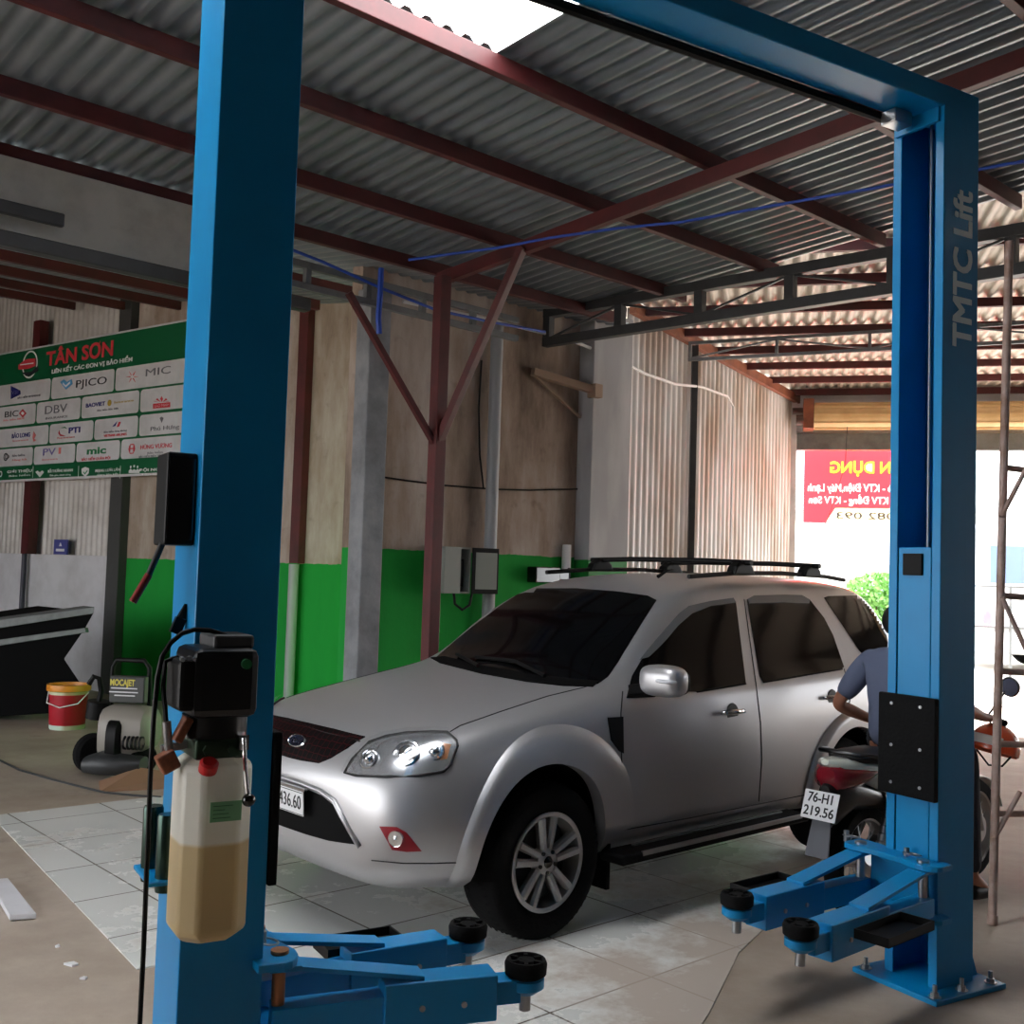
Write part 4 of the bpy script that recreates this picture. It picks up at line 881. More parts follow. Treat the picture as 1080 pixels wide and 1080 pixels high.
patch(LG + [(-y_,z_) for y_,z_ in LG[-2:0:-1]], p_front, .004).build('lower_grille', MT['trim_black'], car, smooth=SM)
# raised lip round the lower grille
p = MB(); pts = [hit(p_front, y_, z_, .004) for y_, z_ in [(-.58,.50),(-.47,.61),(-.41,.665),(-.31,.692),(-.15,.702),(0,.704),(.15,.702),(.31,.692),(.41,.665),(.47,.61),(.58,.50)]]
p.tube([h[0] for h in pts if h], .012, 8); p.build('grille_lip', MT['silver'], car, smooth=4)
# number plate
c = V((.945, 0.0, .625)); pl = MB(); pl.M = Matrix.Translation(c) @ Matrix.Rotation(radians(4),4,'Y')
pl.box(-.006,.0,-.125,.235,-.055,.055); pt = pl.build('number_plate', MT['white'], car, bevel=.003)
q = MB(pl.M); put_text(q, '76A-436.60', .088, (.0006, .055, 0), (0,1,0), (0,0,1), .0015, width=.325); q.build('plate_characters', MT['ink'], pt)
q = MB(pl.M)
q.box(0,.0012,-.12,.23,.048,.051); q.box(0,.0012,-.12,.23,-.051,-.048); q.build('plate_border', MT['ink'], pt)
q = MB(); q.box(.93,.948,-.135,.245,.682,.694); q.build('plate_holder', MT['chrome'], pt)
# headlamps
MT['lamp'] = mat('lamp_reflector', (196,198,202), .25, .8)
MT['lens'] = clear('clear_lens', f=.93)
HLp = [z3(*q_) for q_ in ((296,441),(318,402),(370,350),(420,333),(480,323),(560,320),(602,321),(628,345),(632,362),(610,418),(590,438),(520,450),(420,454),(330,450))]
hl = patch(HLp, p_cam, .004); hA, hB = both('headlamp', hl, MT['lamp'])
rim_ = [hit(p_cam, *q_, off=.006)[0] for q_ in HLp]
hlc = [((480,385),.062,.5), ((370,400),.045,.5), ((565,378),.045,.9)]
rp = []
for (c3, r_, k_) in hlc:
    hh = hit(p_cam, *z3(*c3))
    if hh:
        c, nn = hh; nn = (nn + V((.8,.25,.1))).normalized(); rp.append((c, nn, r_))
def lampdisc(c, nn, r_):
    g = MB(); g.lathe([(r_*1.02,-.004),(r_,.012),(r_*.9,.014),(r_*.78,.003),(r_*.62,.004),(r_*.55,.016),(r_*.35,.024),(0,.028)], c, nn, 28); return g
for c, nn, r_ in rp: 
    g = lampdisc(c, nn, r_); g.build('lamp_bowl', MT['chrome'], hA, smooth=SM); mirrored(g).build('lamp_bowl', MT['chrome'], hB, smooth=SM)
g = MB(); g.tube(rim_, .006, 6, closed=True); g.build('lamp_gasket', MT['ink'], hA, smooth=SM); mirrored(g).build('lamp_gasket', MT['ink'], hB, smooth=SM)
cv = patch(HLp, p_cam, .03, depth=-.026); cv.build('lens_cover', MT['lens'], hA, smooth=SM); mirrored(cv).build('lens_cover', MT['lens'], hB, smooth=SM)
ti = patch([z3(*q_) for q_ in ((575,352),(612,358),(600,400),(572,404))], p_cam, .006); mt_ = mat('amber_lens', (214,150,110), .2); ti.build('turn_lamp', mt_, hA, smooth=SM); mirrored(ti).build('turn_lamp', mt_, hB, smooth=SM)
# fog lamps
FG = [z3(*q_) for q_ in ((399,601),(450,603),(480,620),(525,675),(480,677),(437,671))]
fa, fb = both('fog_lamp_bezel', patch(FG, p_cam, .004), mat('red_bezel',(140,18,34),.4))
hh = hit(p_cam, *z3(450,637)); c, nn = hh; g = MB(); g.lathe([(.036,.0),(.034,.014),(.026,.012),(.0,.02)], c, (nn+V((.6,0,0))).normalized(), 24); g.build('fog_lamp', MT['chrome'], fa, smooth=SM); mirrored(g).build('fog_lamp', MT['chrome'], fb, smooth=SM)
# tail lamps and rear plate recess (rear of the car, out of view)
p = patch([(.80,1.18),(.70,1.18),(.74,.86),(.80,.86)], lambda y,z: (V((-6,y,z)), V((1,0,0))), .006); both('tail_lamp', p, MT['red'])
# windscreen stickers / inner mirror seen as two light marks
# ================================================================== MOTORBIKE AND RIDER   (local: x forward, y left, z up; origin under the rear axle)
KH = radians(48); KD = V((sin(KH), cos(KH), 0)); KL = V((-KD.y, KD.x, 0)); KO = V((1.83,5.56,0)); KRZ = atan2(KD.y, KD.x)
bike = thing('motorbike', 'white and black motorbike with a man sitting on it behind the far lift column', 'motorbike', KO, KRZ)
MT['bike_white'] = mat('bike_white', (214,218,206), .25, coat=.5)
MT['bike_black'] = mat('bike_black', (14,14,16), .3, coat=.3)
MT['seat'] = mat('black_vinyl_seat', (18,18,20), .5)
MT['tail_red'] = mat('red_tail_lens', (120,22,34), .12, coat=.6)
def bwheel(x):
    p = MB(); p.lathe([(.215,-.04),(.24,-.046),(.27,-.042),(.285,-.018),(.288,0),(.285,.018),(.27,.042),(.24,.046),(.215,.04)], (x,0,.288), (0,1,0), 44); t_ = p.build('wheel', MT['tire'], bike, smooth=SM)
    p = MB(); p.lathe([(.218,-.038),(.205,-.034),(.2,-.01),(.2,.01),(.205,.034),(.218,.038)], (x,0,.288), (0,1,0), 44); p.build('rim', MT['alloy'], t_, smooth=SM)
    p = MB(); p.cyl((x,-.06,.288),(x,.06,.288),.045,seg=20); p.cyl((x,-.05,.288),(x,-.062,.288),.075,seg=24); p.build('hub', MT['alloy'], t_, smooth=SM)
    p = MB()
    for k in range(18):
        a = 2*pi*k/18; b = a + (.35 if k % 2 else -.35); s = 1 if k % 2 else -1
        p.tube([(x+.045*cos(a), s*.035, .288+.045*sin(a)), (x+.205*cos(b), 0, .288+.205*sin(b))], .0035, 5)
    p.build('spokes', MT['steel'], t_)
bwheel(0); bwheel(1.24)
def loft(mb, secs):                    # sections of equal length -> skin with caps
    n = len(secs[0]); vs = [V(p) for s in secs for p in s]; fs = [tuple(range(n))[::-1], tuple((len(secs)-1)*n+k for k in range(n))]
    for i in range(len(secs)-1): fs += [(i*n+k, i*n+(k+1)%n, (i+1)*n+(k+1)%n, (i+1)*n+k) for k in range(n)]
    return mb.add(vs, fs)
def oval(x, w, z0, z1, n=16, e=.75, y=0.):
    sp = lambda q: math.copysign(abs(q)**e, q)
    return [(x, y+w*sp(cos(2*pi*k/n)), (z0+z1)/2 + (z1-z0)/2*sp(sin(2*pi*k/n))) for k in range(n)]
p = MB(); loft(p, [oval(-.34,.02,.80,.83), oval(-.28,.075,.765,.83), oval(-.1,.11,.70,.825), oval(.15,.125,.60,.80), oval(.45,.13,.52,.76), oval(.62,.09,.46,.66), oval(.7,.05,.44,.56)]); p.build('tail_panel', MT['bike_white'], bike, smooth=SM)
p = MB(); loft(p, [oval(-.33,.05,.72,.785), oval(-.295,.085,.675,.805), oval(-.22,.104,.665,.80), oval(-.12,.12,.69,.79), oval(-.03,.12,.735,.765)]); p.build('tail_lamp', MT['tail_red'], bike, smooth=SM)
p = MB(); loft(p, [oval(-.2,.06,.80,.835), oval(-.12,.115,.79,.85), oval(.15,.13,.76,.85), oval(.4,.125,.72,.80), oval(.62,.10,.69,.77), oval(.7,.06,.68,.73)]); p.build('seat', MT['seat'], bike, smooth=SM)
p = MB(); p.tube([(.05,.13,.80),(-.08,.145,.835),(-.2,.11,.85),(-.235,0,.855),(-.2,-.11,.85),(-.08,-.145,.835),(.05,-.13,.80)], .013, 10); p.build('grab_rail', MT['bike_black'], bike, smooth=SM)
p = MB(); loft(p, [oval(-.335,.035,.50,.70), oval(-.27,.06,.50,.74), oval(-.15,.075,.56,.72), oval(.1,.08,.54,.66), oval(.3,.07,.46,.6)]); p.build('rear_fender', MT['bike_black'], bike, smooth=SM)
p = MB(); M_ = Matrix.Translation((-.372,0,.605)) @ Matrix.Rotation(radians(20),4,'Y')
p.M = M_; p.box(-.006,0,-.095,.095,-.07,.07); np_ = p.build('number_plate', MT['white'], bike, bevel=.006)
p = MB(M_); put_text(p, '76-H1', .066, (-.0075,0,.033), (0,-1,0), (0,0,1), .001, bold=.001, width=.135); put_text(p, '219.56', .066, (-.0075,0,-.033), (0,-1,0), (0,0,1), .001, bold=.001, width=.165); p.build('plate_characters', MT['ink'], np_)
p = MB(); p.prism([(-.05,.535),(.05,.535),(.065,.36),(-.065,.36)], lambda a,b: (-.362-(.535-b)*.25,a,b), lambda a,b: (-.352-(.535-b)*.25,a,b)); p.build('mud_flap', mat('grey_rubber_flap',(92,94,100),.6), bike, bevel=.003)
p = MB(); loft(p, [oval(.1,.05,.25,.34), oval(.3,.09,.26,.48), oval(.6,.12,.24,.50), oval(.8,.10,.25,.42)]); p.build('engine', MT['bike_black'], bike, smooth=SM)
p = MB(); p.tube([(.75,-.12,.27),(.5,-.16,.22),(.3,-.17,.26),(.1,-.175,.31),(-.2,-.18,.37)], [.018,.02,.035,.045,.042], 14); p.build('exhaust_pipe', MT['steel'], bike, smooth=SM)
for s in (1,-1):
    p = MB(); p.beam((0,s*.075,.288),(.35,s*.07,.33),.025,.05); p.build('swing_arm', MT['bike_black'], bike)
    p = MB(); p.cyl((.02,s*.095,.33),(.16,s*.1,.66),.012); p.lathe([(.028,.03+.012*(k%2)+.02*k) if k%2 else (.022,.03+.02*k) for k in range(13)],(.02,s*.095,.33),(.14,.005*s,.33),14); p.build('rear_shock', MT['steel'], bike, smooth=SM)
    p = MB(); p.cyl((.62,s*.1,.30),(.62,s*.24,.30),.014); p.build('footrest', MT['black'], bike)
    p = MB(); p.tube([(1.24,s*.07,.288),(1.12,s*.065,.60),(1.02,s*.05,.88)], .017, 10); p.build('fork_leg', MT['steel'], bike, smooth=SM)
    p = MB(); p.tube([(.98,s*.03,.93),(.95,s*.18,.99),(.88,s*.33,.97)], .012, 10); p.tube([(.905,s*.28,.975),(.87,s*.36,.962)], .018, 12); p.build('handlebar', MT['black'], bike, smooth=SM)
    p = MB(); p.tube([(.92,s*.24,.985),(.95,s*.28,1.06),(.94,s*.33,1.13)], .006, 8); mr = p.build('mirror_stalk', MT['black'], bike, smooth=SM)
    p = MB(); p.lathe([(0,-.004),(.05,-.004),(.056,.0),(.05,.02),(.0,.032)], (.935,s*.355,1.155), (.95,.1*s,.08), 28); p.build('mirror', MT['bike_black'], mr, smooth=SM)
    p = MB(); p.lathe([(0,-.0052),(.047,-.0052),(.047,-.003)], (.935,s*.355,1.155), (.95,.1*s,.08), 28); p.build('mirror_glass', MT['chrome'], mr)
p = MB(); loft(p, [oval(.78,.16,.40,.46), oval(.86,.19,.36,.72), oval(.95,.15,.42,.94), oval(1.03,.10,.5,.90), oval(1.08,.05,.56,.8)]); p.build('leg_shield', MT['bike_black'], bike, smooth=SM)
p = MB(); loft(p, [oval(.90,.10,.90,.99), oval(.98,.13,.87,1.02), oval(1.06,.09,.86,.99), oval(1.1,.04,.88,.95)]); p.build('handlebar_cowl', MT['bike_white'], bike, smooth=SM)
p = MB(); loft(p, [oval(1.07,.06,.88,.97), oval(1.10,.055,.885,.965), oval(1.115,.03,.9,.95)]); p.build('headlamp', MT['lens'] , bike, smooth=SM)
p = MB(); vs=[]; 
for i in range(17):
    a = radians(20+140*i/16); vs.append([(1.24+.315*cos(a), w, .288+.315*sin(a)-abs(w)*.2) for w in (-.06,-.03,0,.03,.06)])
p.add([q for r in vs for q in r], [(i*5+j,i*5+j+1,(i+1)*5+j+1,(i+1)*5+j) for i in range(16) for j in range(4)]); f_ = p.build('front_fender', MT['bike_white'], bike, smooth=SM); so = f_.modifiers.new('s','SOLIDIFY'); so.thickness = .006
p = MB(); p.tube([(.42,.12,.26),(.36,.2,.12),(.33,.26,.012)], .011, 8); p.build('side_stand', MT['steel'], bike, smooth=SM)
# orange helmet hung on the right grip
hp = KO + KD*.87 - KL*.30 + V((0,0,.825))
hm = thing('helmet', 'orange half helmet with white visor hanging on the motorbike handlebar', 'helmet', hp, KRZ)
p = MB(); prof = [(.132*sin(pi*i/18), .132*cos(pi*i/18)) for i in range(0,11)]; prof += [(.122,-.03),(.114,.0),(.0,.108)]
p.lathe(prof, (0,0,0), (.25,-.1,.95), 32); p.build('shell', mat('orange_shell',(214,84,48),.25,coat=.6), hm, smooth=SM)
p = MB(); p.lathe([(.136,.0),(.136,.045),(.130,.05),(.130,-.005)], (0,0,0), (.25,-.1,.95), 20, radians(200), radians(330)); p.build('band', mat('pale_band',(216,206,196),.3), hm, smooth=SM)
p = MB(); p.tube([(.05,-.09,-.02),(.03,-.03,-.10),(0,.03,-.10),(-.02,.09,-.02)], .006, 6); p.tube([(0,.0,.115),(.005,.01,.15)], .006, 6); p.build('strap', MT['black'], hm, smooth=SM)

# ---- rider
def skin(name, chains, mt, parent, sub=2, root=None, M=None):
    """chains: list of lists of (key, (x,y,z), r); shared keys join"""
    idx = {}; vs = []; rs = []; es = []
    for ch in chains:
        prev = None
        for key, co_, r in ch:
            if key not in idx: idx[key] = len(vs); vs.append(co_); rs.append(r)
            if prev is not None: es.append((idx[prev], idx[key]))
            prev = key
    bm = bmesh.new(); ly = bm.verts.layers.skin.verify(); bv = []
    for c_, r in zip(vs, rs):
        v = bm.verts.new(c_); v[ly].radius = r if isinstance(r, tuple) else (r, r); bv.append(v)
    bv[idx[root] if root else 0][ly].use_root = True
    for a, b in es: bm.edges.new((bv[a], bv[b]))
    me = bpy.data.meshes.new(name); bm.to_mesh(me); bm.free()
    o = bpy.data.objects.new(name, me); COL.objects.link(o)
    sk = o.modifiers.new('skin','SKIN'); sk.use_smooth_shade = True; sk.branch_smoothing = .4
    sb = o.modifiers.new('sub','SUBSURF'); sb.levels = sub; sb.render_levels = sub
    bpy.context.view_layer.update()
    m2 = bpy.data.meshes.new_from_object(o.evaluated_get(bpy.context.evaluated_depsgraph_get())); m2.name = name
    bpy.data.objects.remove(o); o = bpy.data.objects.new(name, m2); COL.objects.link(o)
    m2.materials.clear(); m2.materials.append(mt); m2.polygons.foreach_set('use_smooth', [True]*len(m2.polygons))
    if parent is not None: o.parent = parent
    return o
MT['skin'] = mat('skin', (176,120,94), .55, noise=(12,(162,106,82),.4,.6))
MT['shirt'] = mat('blue_grey_shirt', (92,100,124), .85, bump=(18,.35))
MT['trousers'] = mat('dark_trousers', (26,28,38), .85, bump=(16,.3))
MT['hair'] = mat('black_hair', (12,11,12), .6)
def S(y): return y
pel=(.33,0,.87); ch = []
hd_ = [('pel',pel,(.11,.13)),('wst',(.35,0,1.0),(.10,.14)),('chs',(.39,0,1.18),(.115,.16)),('nkb',(.43,0,1.35),.06),('nk',(.475,.03,1.375),.055),('hd1',(.51,.05,1.40),(.075,.07)),('hd2',(.53,.06,1.465),(.098,.082)),('hd3',(.525,.065,1.535),(.08,.07))]
ch.append(hd_)
ch.append([hd_[5],('jaw',(.575,.05,1.385),.04)]); ch.append([hd_[6],('nose',(.635,.06,1.45),.012)])
for s, n in ((1,'l'),(-1,'r')):
    ch.append([hd_[6],('ear'+n,(.525,.06+s*.092,1.455),(.02,.012))])
    if s == 1: el=(.32,.335,1.02); wr=(.55,.25,.93); h1=(.60,.225,.915)
    else: el=(.50,-.30,1.06); wr=(.72,-.31,1.0); h1=(.78,-.31,.995)
    ch.append([hd_[2],('sh'+n,(.41,s*.175,1.29),.065),('ua'+n,tuple((a+b)/2 for a,b in zip((.41,s*.2,1.28),el)),.048),('el'+n,el,.04),('fa'+n,tuple(a*.6+b*.4 for a,b in zip(el,wr)),.038),('wr'+n,wr,.026),('pm'+n,h1,.032)])
    for k in range(4):
        f0 = V(h1); d = V((.045,(k-1.5)*.017,-.008)); f1 = f0+d; L_ = (.034,.040,.037,.028)[k]
        ch.append([('pm'+n,h1,.032),('f0'+n+str(k),tuple(f1),.0095),('f1'+n+str(k),tuple(f1+V((L_*.9,0,-.012))),.0085),('f2'+n+str(k),tuple(f1+V((L_*1.2,0,-.04))),.007)])
    ch.append([('pm'+n,h1,.032),('t0'+n,tuple(V(h1)+V((.012,-s*.034,-.006))),.011),('t1'+n,tuple(V(h1)+V((.045,-s*.042,-.022))),.009)])
    kn=(.74,s*.20,.80); an=(.74,s*.24,.14)
    ch.append([hd_[0],('hp'+n,(.36,s*.10,.85),.072),('th'+n,(.55,s*.16,.835),.078),('kn'+n,kn,.058),('cf'+n,(.72,s*.22,.55),.052),('an'+n,an,.036),('ft'+n,(.86,s*.26,.05),.035)])
per = skin('person', ch, MT['skin'], None, 2, 'pel'); per.location = KO; per.rotation_euler = (0,0,KRZ)
tag(per, 'person in grey blue shirt and dark trousers sitting on the motorbike, back turned', 'person')
# clothes
ch = [[('b',(.33,0,.80),(.16,.185)),('w',(.345,0,.98),(.14,.17)),('c',(.385,0,1.18),(.135,.185)),('n',(.425,0,1.335),(.075,.085)),('n2',(.445,0,1.375),.066)]]
for s, n in ((1,'l'),(-1,'r')):
    el=(.32,.335,1.02) if s == 1 else (.50,-.30,1.06); sh=(.41,s*.185,1.28)
    ch.append([('c',(.385,0,1.18),(.135,.185)),('s'+n,sh,.085),('u'+n,tuple(a*.5+b*.5 for a,b in zip(sh,el)),.068),('e'+n,tuple(a*.12+b*.88 for a,b in zip(sh,el)),.058)])
skin('shirt', ch, MT['shirt'], per, 2, 'c')
ch = [[('p',(.33,0,.86),(.15,.175)),('p2',(.34,0,.95),(.135,.165))]]
for s, n in ((1,'l'),(-1,'r')):
    ch.append([('p',(.33,0,.86),(.15,.175)),('h'+n,(.40,s*.115,.85),.098),('t'+n,(.56,s*.165,.84),.09),('k'+n,(.745,s*.205,.80),.07),('c'+n,(.725,s*.222,.53),.066),('a'+n,(.74,s*.24,.15),.056)])
skin('trousers', ch, MT['trousers'], per, 2, 'p')
for s in (1,-1):
    skin('shoe', [[('h',(.71,s*.24,.055),(.045,.04)),('m',(.80,s*.255,.05),(.04,.042)),('t',(.90,s*.27,.042),(.032,.038))]], MT['black'], per, 2)
hb = MB()
vs=[]; 
hb.sphere((.512,.062,1.497),1,(.112,.096,.10),24,16); cut_ = [i for i,v in enumerate(hb.v) if not (v.z < 1.425 or (v.x > .60 and v.z < 1.525))]
keep = set(cut_); hb2 = MB(); rm = {i:j for j,i in enumerate(cut_)}; hb2.v = [hb.v[i] for i in cut_]; hb2.f = [tuple(rm[i] for i in f) for f in hb.f if all(i in keep for i in f)]
h_ = hb2.build('hair', MT['hair'], per, smooth=4); so = h_.modifiers.new('s','SOLIDIFY'); so.thickness = .012
# ================================================================== SCAFFOLD FRAME
MT['scaf'] = mat('scaffold_pole', (186,162,152), .6, .1, noise=(8,(150,118,102),.4,.7))
f0 = atz(1046.5, 975); f1 = atd(1064.5, 255, f0.y + .12)
sc = thing('scaffold_frame', 'tall rusty scaffold frame standing right of the far lift column', 'scaffold', f0, 0)
ax_ = (f1-f0); up_ = ax_.normalized(); rt = V((.96,.28,0)); rt = (rt - up_*rt.dot(up_)).normalized()
Hh = ax_.length
p = MB(); p.cyl(-up_*.0, up_*Hh, .0215); p.build('standard', MT['scaf'], sc, smooth=SM)
p = MB(); p.cyl(rt*1.2, rt*1.2+up_*Hh, .0215); p.build('standard', MT['scaf'], sc, smooth=SM)
def hz(py):                                          # height along the pole for an image row
    best = min((abs((lambda q: 540-FPX*((q-CP).dot(CU)/(q-CP).dot(CF)))(f0+up_*h) - py), h) for h in [i*.01 for i in range(int(Hh*100))]); return best[1]
for k, py in enumerate((493, 628, 707, 785, 857)):
    h = hz(py); p = MB(); p.cyl(up_*h, up_*h+rt*1.2, .0165); p.build('rung', MT['scaf'], sc, smooth=SM)
for a, b in (((1056,545),(1083,493)), ((1057,630),(1092,707)), ((1048,885),(1076,835))):
    A_ = onplane(a[0],a[1],f0,V((-.28,.96,0)))-f0; B_ = onplane(b[0],b[1],f0,V((-.28,.96,0)))-f0
    p = MB(); p.cyl(A_, B_, .0125); p.build('diagonal_brace', MT['scaf'], sc, smooth=SM)
p = MB(); p.cyl(up_*0, up_*.05, .026); p.build('pole_foot', MT['scaf'], sc, smooth=SM)
# ================================================================== LEFT BAY THINGS
q = atz(70.5, 768)
t = thing('paint_bucket', 'red paint bucket with orange lid on the floor beside the dark metal bin', 'bucket', q, 0)
s_ = q.y/1130; r0 = 17.5*s_; r1 = 20*s_; hb = 46*s_
p = MB(); p.lathe([(0,0),(r0*.97,0),(r0,.012),(r1*.97,hb*.86),(r1,hb*.86),(r1,hb*.9),(0,hb*.9)], (0,0,0)); 
def band_mat():
    m = mat('bucket_print', (170,26,40), .4); nt = m.node_tree; N = nt.nodes; K = nt.links; b = N['Principled BSDF']
    tc = N.new('ShaderNodeTexCoord'); sp = N.new('ShaderNodeSeparateXYZ'); K.new(tc.outputs['Object'], sp.inputs[0])
    r = N.new('ShaderNodeValToRGB'); r.color_ramp.interpolation = 'CONSTANT'; e = r.color_ramp.elements; e[0].position = 0; e[0].color = L3((196,214,200)); e[1].position = .1; e[1].color = L3((168,22,40)); x = e.new(.78); x.color = L3((206,206,176)); x = e.new(.84); x.color = L3((96,140,70))
    ma = N.new('ShaderNodeMath'); ma.operation = 'DIVIDE'; ma.inputs[1].default_value = hb; K.new(sp.outputs['Z'], ma.inputs[0]); K.new(ma.outputs[0], r.inputs['Fac'])
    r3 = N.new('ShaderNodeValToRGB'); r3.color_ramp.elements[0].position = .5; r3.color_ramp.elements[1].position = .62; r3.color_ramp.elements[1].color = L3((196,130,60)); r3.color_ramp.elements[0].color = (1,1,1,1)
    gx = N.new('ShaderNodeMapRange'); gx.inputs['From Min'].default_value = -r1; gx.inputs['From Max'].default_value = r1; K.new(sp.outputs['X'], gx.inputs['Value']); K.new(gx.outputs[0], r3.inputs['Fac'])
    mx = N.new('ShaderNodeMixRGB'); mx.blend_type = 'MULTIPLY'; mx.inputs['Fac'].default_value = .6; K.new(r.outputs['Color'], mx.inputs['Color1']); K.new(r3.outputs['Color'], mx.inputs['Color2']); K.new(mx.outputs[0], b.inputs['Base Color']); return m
p.build('bucket_body', band_mat(), t, smooth=SM)
p = MB(); p.lathe([(0,hb*.93),(r1*.9,hb*.93),(r1*.93,hb),(r1*1.08,hb),(r1*1.1,hb*.9),(r1*1.08,hb*.86),(r1*1.02,hb*.86)], (0,0,0)); p.build('lid', mat('orange_lid',(214,136,40),.4), t, smooth=SM)
p = MB(); p.tube([(-r1*1.05,0,hb*.82),(-r1*.8,-r1*.75,hb*.6),(0,-r1*1.07,hb*.52),(r1*.8,-r1*.75,hb*.6),(r1*1.05,0,hb*.82)], .006, 6); p.build('handle', MT['white'], t, smooth=SM)
# dark folded sheet-metal bin
g0 = atz(20, 762); D_ = g0.y; kx = D_/1130
def px2(x, y): P_ = atd(x, y, D_); return P_.x-g0.x, P_.z
t = thing('metal_bin', 'big dark angular sheet metal bin with grey rim against the white low wall', 'bin', (g0.x, g0.y, 0), 0)
pl = [px2(*q) for q in ((-60,668),(100,645),(90,663),(68,695),(88,725),(60,752),(-60,766))]; pl = [(a, max(b, 0.)) for a, b in pl]
p = MB(); p.prism(pl, lambda a,b: (a, .0, b), lambda a,b: (a-1.0, .95, b)); p.build('shell', mat('dark_bin_steel',(10,10,11),.75,spec=.05), t, bevel=.01)
p = MB(); rp_ = [px2(*q) for q in ((-60,662),(101,640),(100,647),(-60,672))]; p.prism(rp_, lambda a,b: (a,-.03,b), lambda a,b: (a-.2,.2,b)); p.build('rim', MT['grey_steel'], t, bevel=.006)
p = MB(); rp_ = [px2(*q) for q in ((-60,683),(91,662),(92,667),(-60,690))]; p.prism(rp_, lambda a,b: (a,-.03,b), lambda a,b: (a,.05,b)); p.build('rib', MT['grey_steel'], t, bevel=.006)
# pressure washer
q = atz(133, 815); K_ = q.y/1130
t = thing('pressure_washer', 'grey wheeled pressure washer with black handle near the green wall', 'pressure washer', q, radians(-4))
MT['washer'] = mat('washer_grey', (134,128,120), .45); 
def wz(py): return (812-py)*K_
def wx(px): return (px-133)*K_
p = MB(); loft(p, [[(wx(108),-.1+.0,wz(750)),(wx(126),-.22,wz(790)),(wx(158),-.22,wz(772)),(wx(158),-.2,wz(752)),(wx(158),.25,wz(752)),(wx(108),.25,wz(752))],
                   [(wx(108),-.08,wz(748)),(wx(122),-.16,wz(748)),(wx(158),-.16,wz(744)),(wx(158),-.1,wz(743)),(wx(156),.2,wz(743)),(wx(110),.2,wz(743))]])
p = MB(); loft(p, [oval(wx(108),.16,wz(800),wz(745),y=.02), oval(wx(115),.2,wz(803),wz(742),y=.02), oval(wx(140),.21,wz(800),wz(741),y=.02), oval(wx(155),.2,wz(790),wz(744),y=.02), oval(wx(160),.15,wz(785),wz(750),y=.02)]); p.build('housing', MT['washer'], t, smooth=SM)
p = MB(); loft(p, [oval(wx(121),.06,wz(796),wz(757),y=-.15), oval(wx(123),.09,wz(797),wz(755),y=-.16), oval(wx(133),.09,wz(797),wz(755),y=-.16), oval(wx(136),.05,wz(794),wz(759),y=-.15)]); p.build('air_intake', MT['black'], t, smooth=SM)
p = MB(); p.box(wx(112),wx(150),-.03,.05,wz(740),wz(712)); bd = p.build('control_panel', mat('panel_dark',(44,46,44),.5), t, bevel=.012)
p = MB(); put_text(p, 'MOCAJET', .07, (wx(126),-.032,wz(719)), (1,0,0), (0,0,1), .001, bold=.002, width=wx(140)-wx(113.5)); p.build('lettering', mat('yellow_letters',(200,186,60),.5), bd)
p = MB()
for i,(a,b,c) in enumerate(((114,142,724.5),(112,143,728.5),(118,140,732))): p.box(wx(a),wx(b),-.0335,-.031,wz(c+.6),wz(c-.6))
p.build('small_print', MT['offwhite'], bd)
p = MB(); p.tube([(wx(106),.12,wz(760)),(wx(106),.12,wz(705)),(wx(110),.12,wz(697)),(wx(140),.12,wz(697)),(wx(146),.12,wz(704)),(wx(148),.12,wz(745))], .02, 10); p.build('push_handle', MT['black'], t, smooth=SM)
for x_, y_, r_ in ((99,-.05,.155),(152,-.05,.12)):
    p = MB(); p.lathe([(0,-.04),(r_*.5,-.05),(r_*.85,-.05),(r_,-.025),(r_,.025),(r_*.85,.05),(r_*.5,.05),(0,.04)], (wx(x_),y_,r_+.0), (.8,-.6,0), 28); p.build('wheel', MT['tire'], t, smooth=SM)
p = MB(); loft(p, [oval(wx(103),.13,.03,.16,y=-.18), oval(wx(118),.17,.02,.2,y=-.18), oval(wx(140),.15,.02,.18,y=-.18), oval(wx(160),.09,.05,.16,y=-.16)]); p.build('pump_base', MT['dark_steel'], t, smooth=SM)
p = MB()
for i in range(5): p.lathe([(.04,0),(.055,.0),(.055,.012),(.04,.012)], (wx(140+i*4.2),-.18,wz(777)), (1,0,0), 16)
p.build('cooling_fins', MT['black'], t, smooth=SM)
p = MB(); p.tube([(wx(88),.0,wz(722)),(wx(93),.0,wz(714)),(wx(98),.02,wz(716)),(wx(99),.05,wz(730)),(wx(97),.05,wz(740))], .022, 8); p.tube([(wx(97),.05,wz(740)),(wx(95),.06,wz(758))],.09,12); p.build('hose_reel', MT['black'], t, smooth=SM)
# cardboard scrap
q = atz(150, 828); t = MB(); t.M = Matrix.Translation(q) @ Matrix.Rotation(radians(30),4,'Z'); t.add([(-.33,-.16,.006),(.28,-.22,.006),(.36,.15,.03),(.02,.24,.09),(-.28,.2,.012)], [(0,1,2),(0,2,3),(0,3,4)])
o = t.build('cardboard_scrap', mat('cardboard',(150,112,86),.85)); so = o.modifiers.new('s','SOLIDIFY'); so.thickness = .006; so.offset = 1; tag(o, 'flattened brown cardboard scrap on the floor under the pressure washer', 'cardboard')
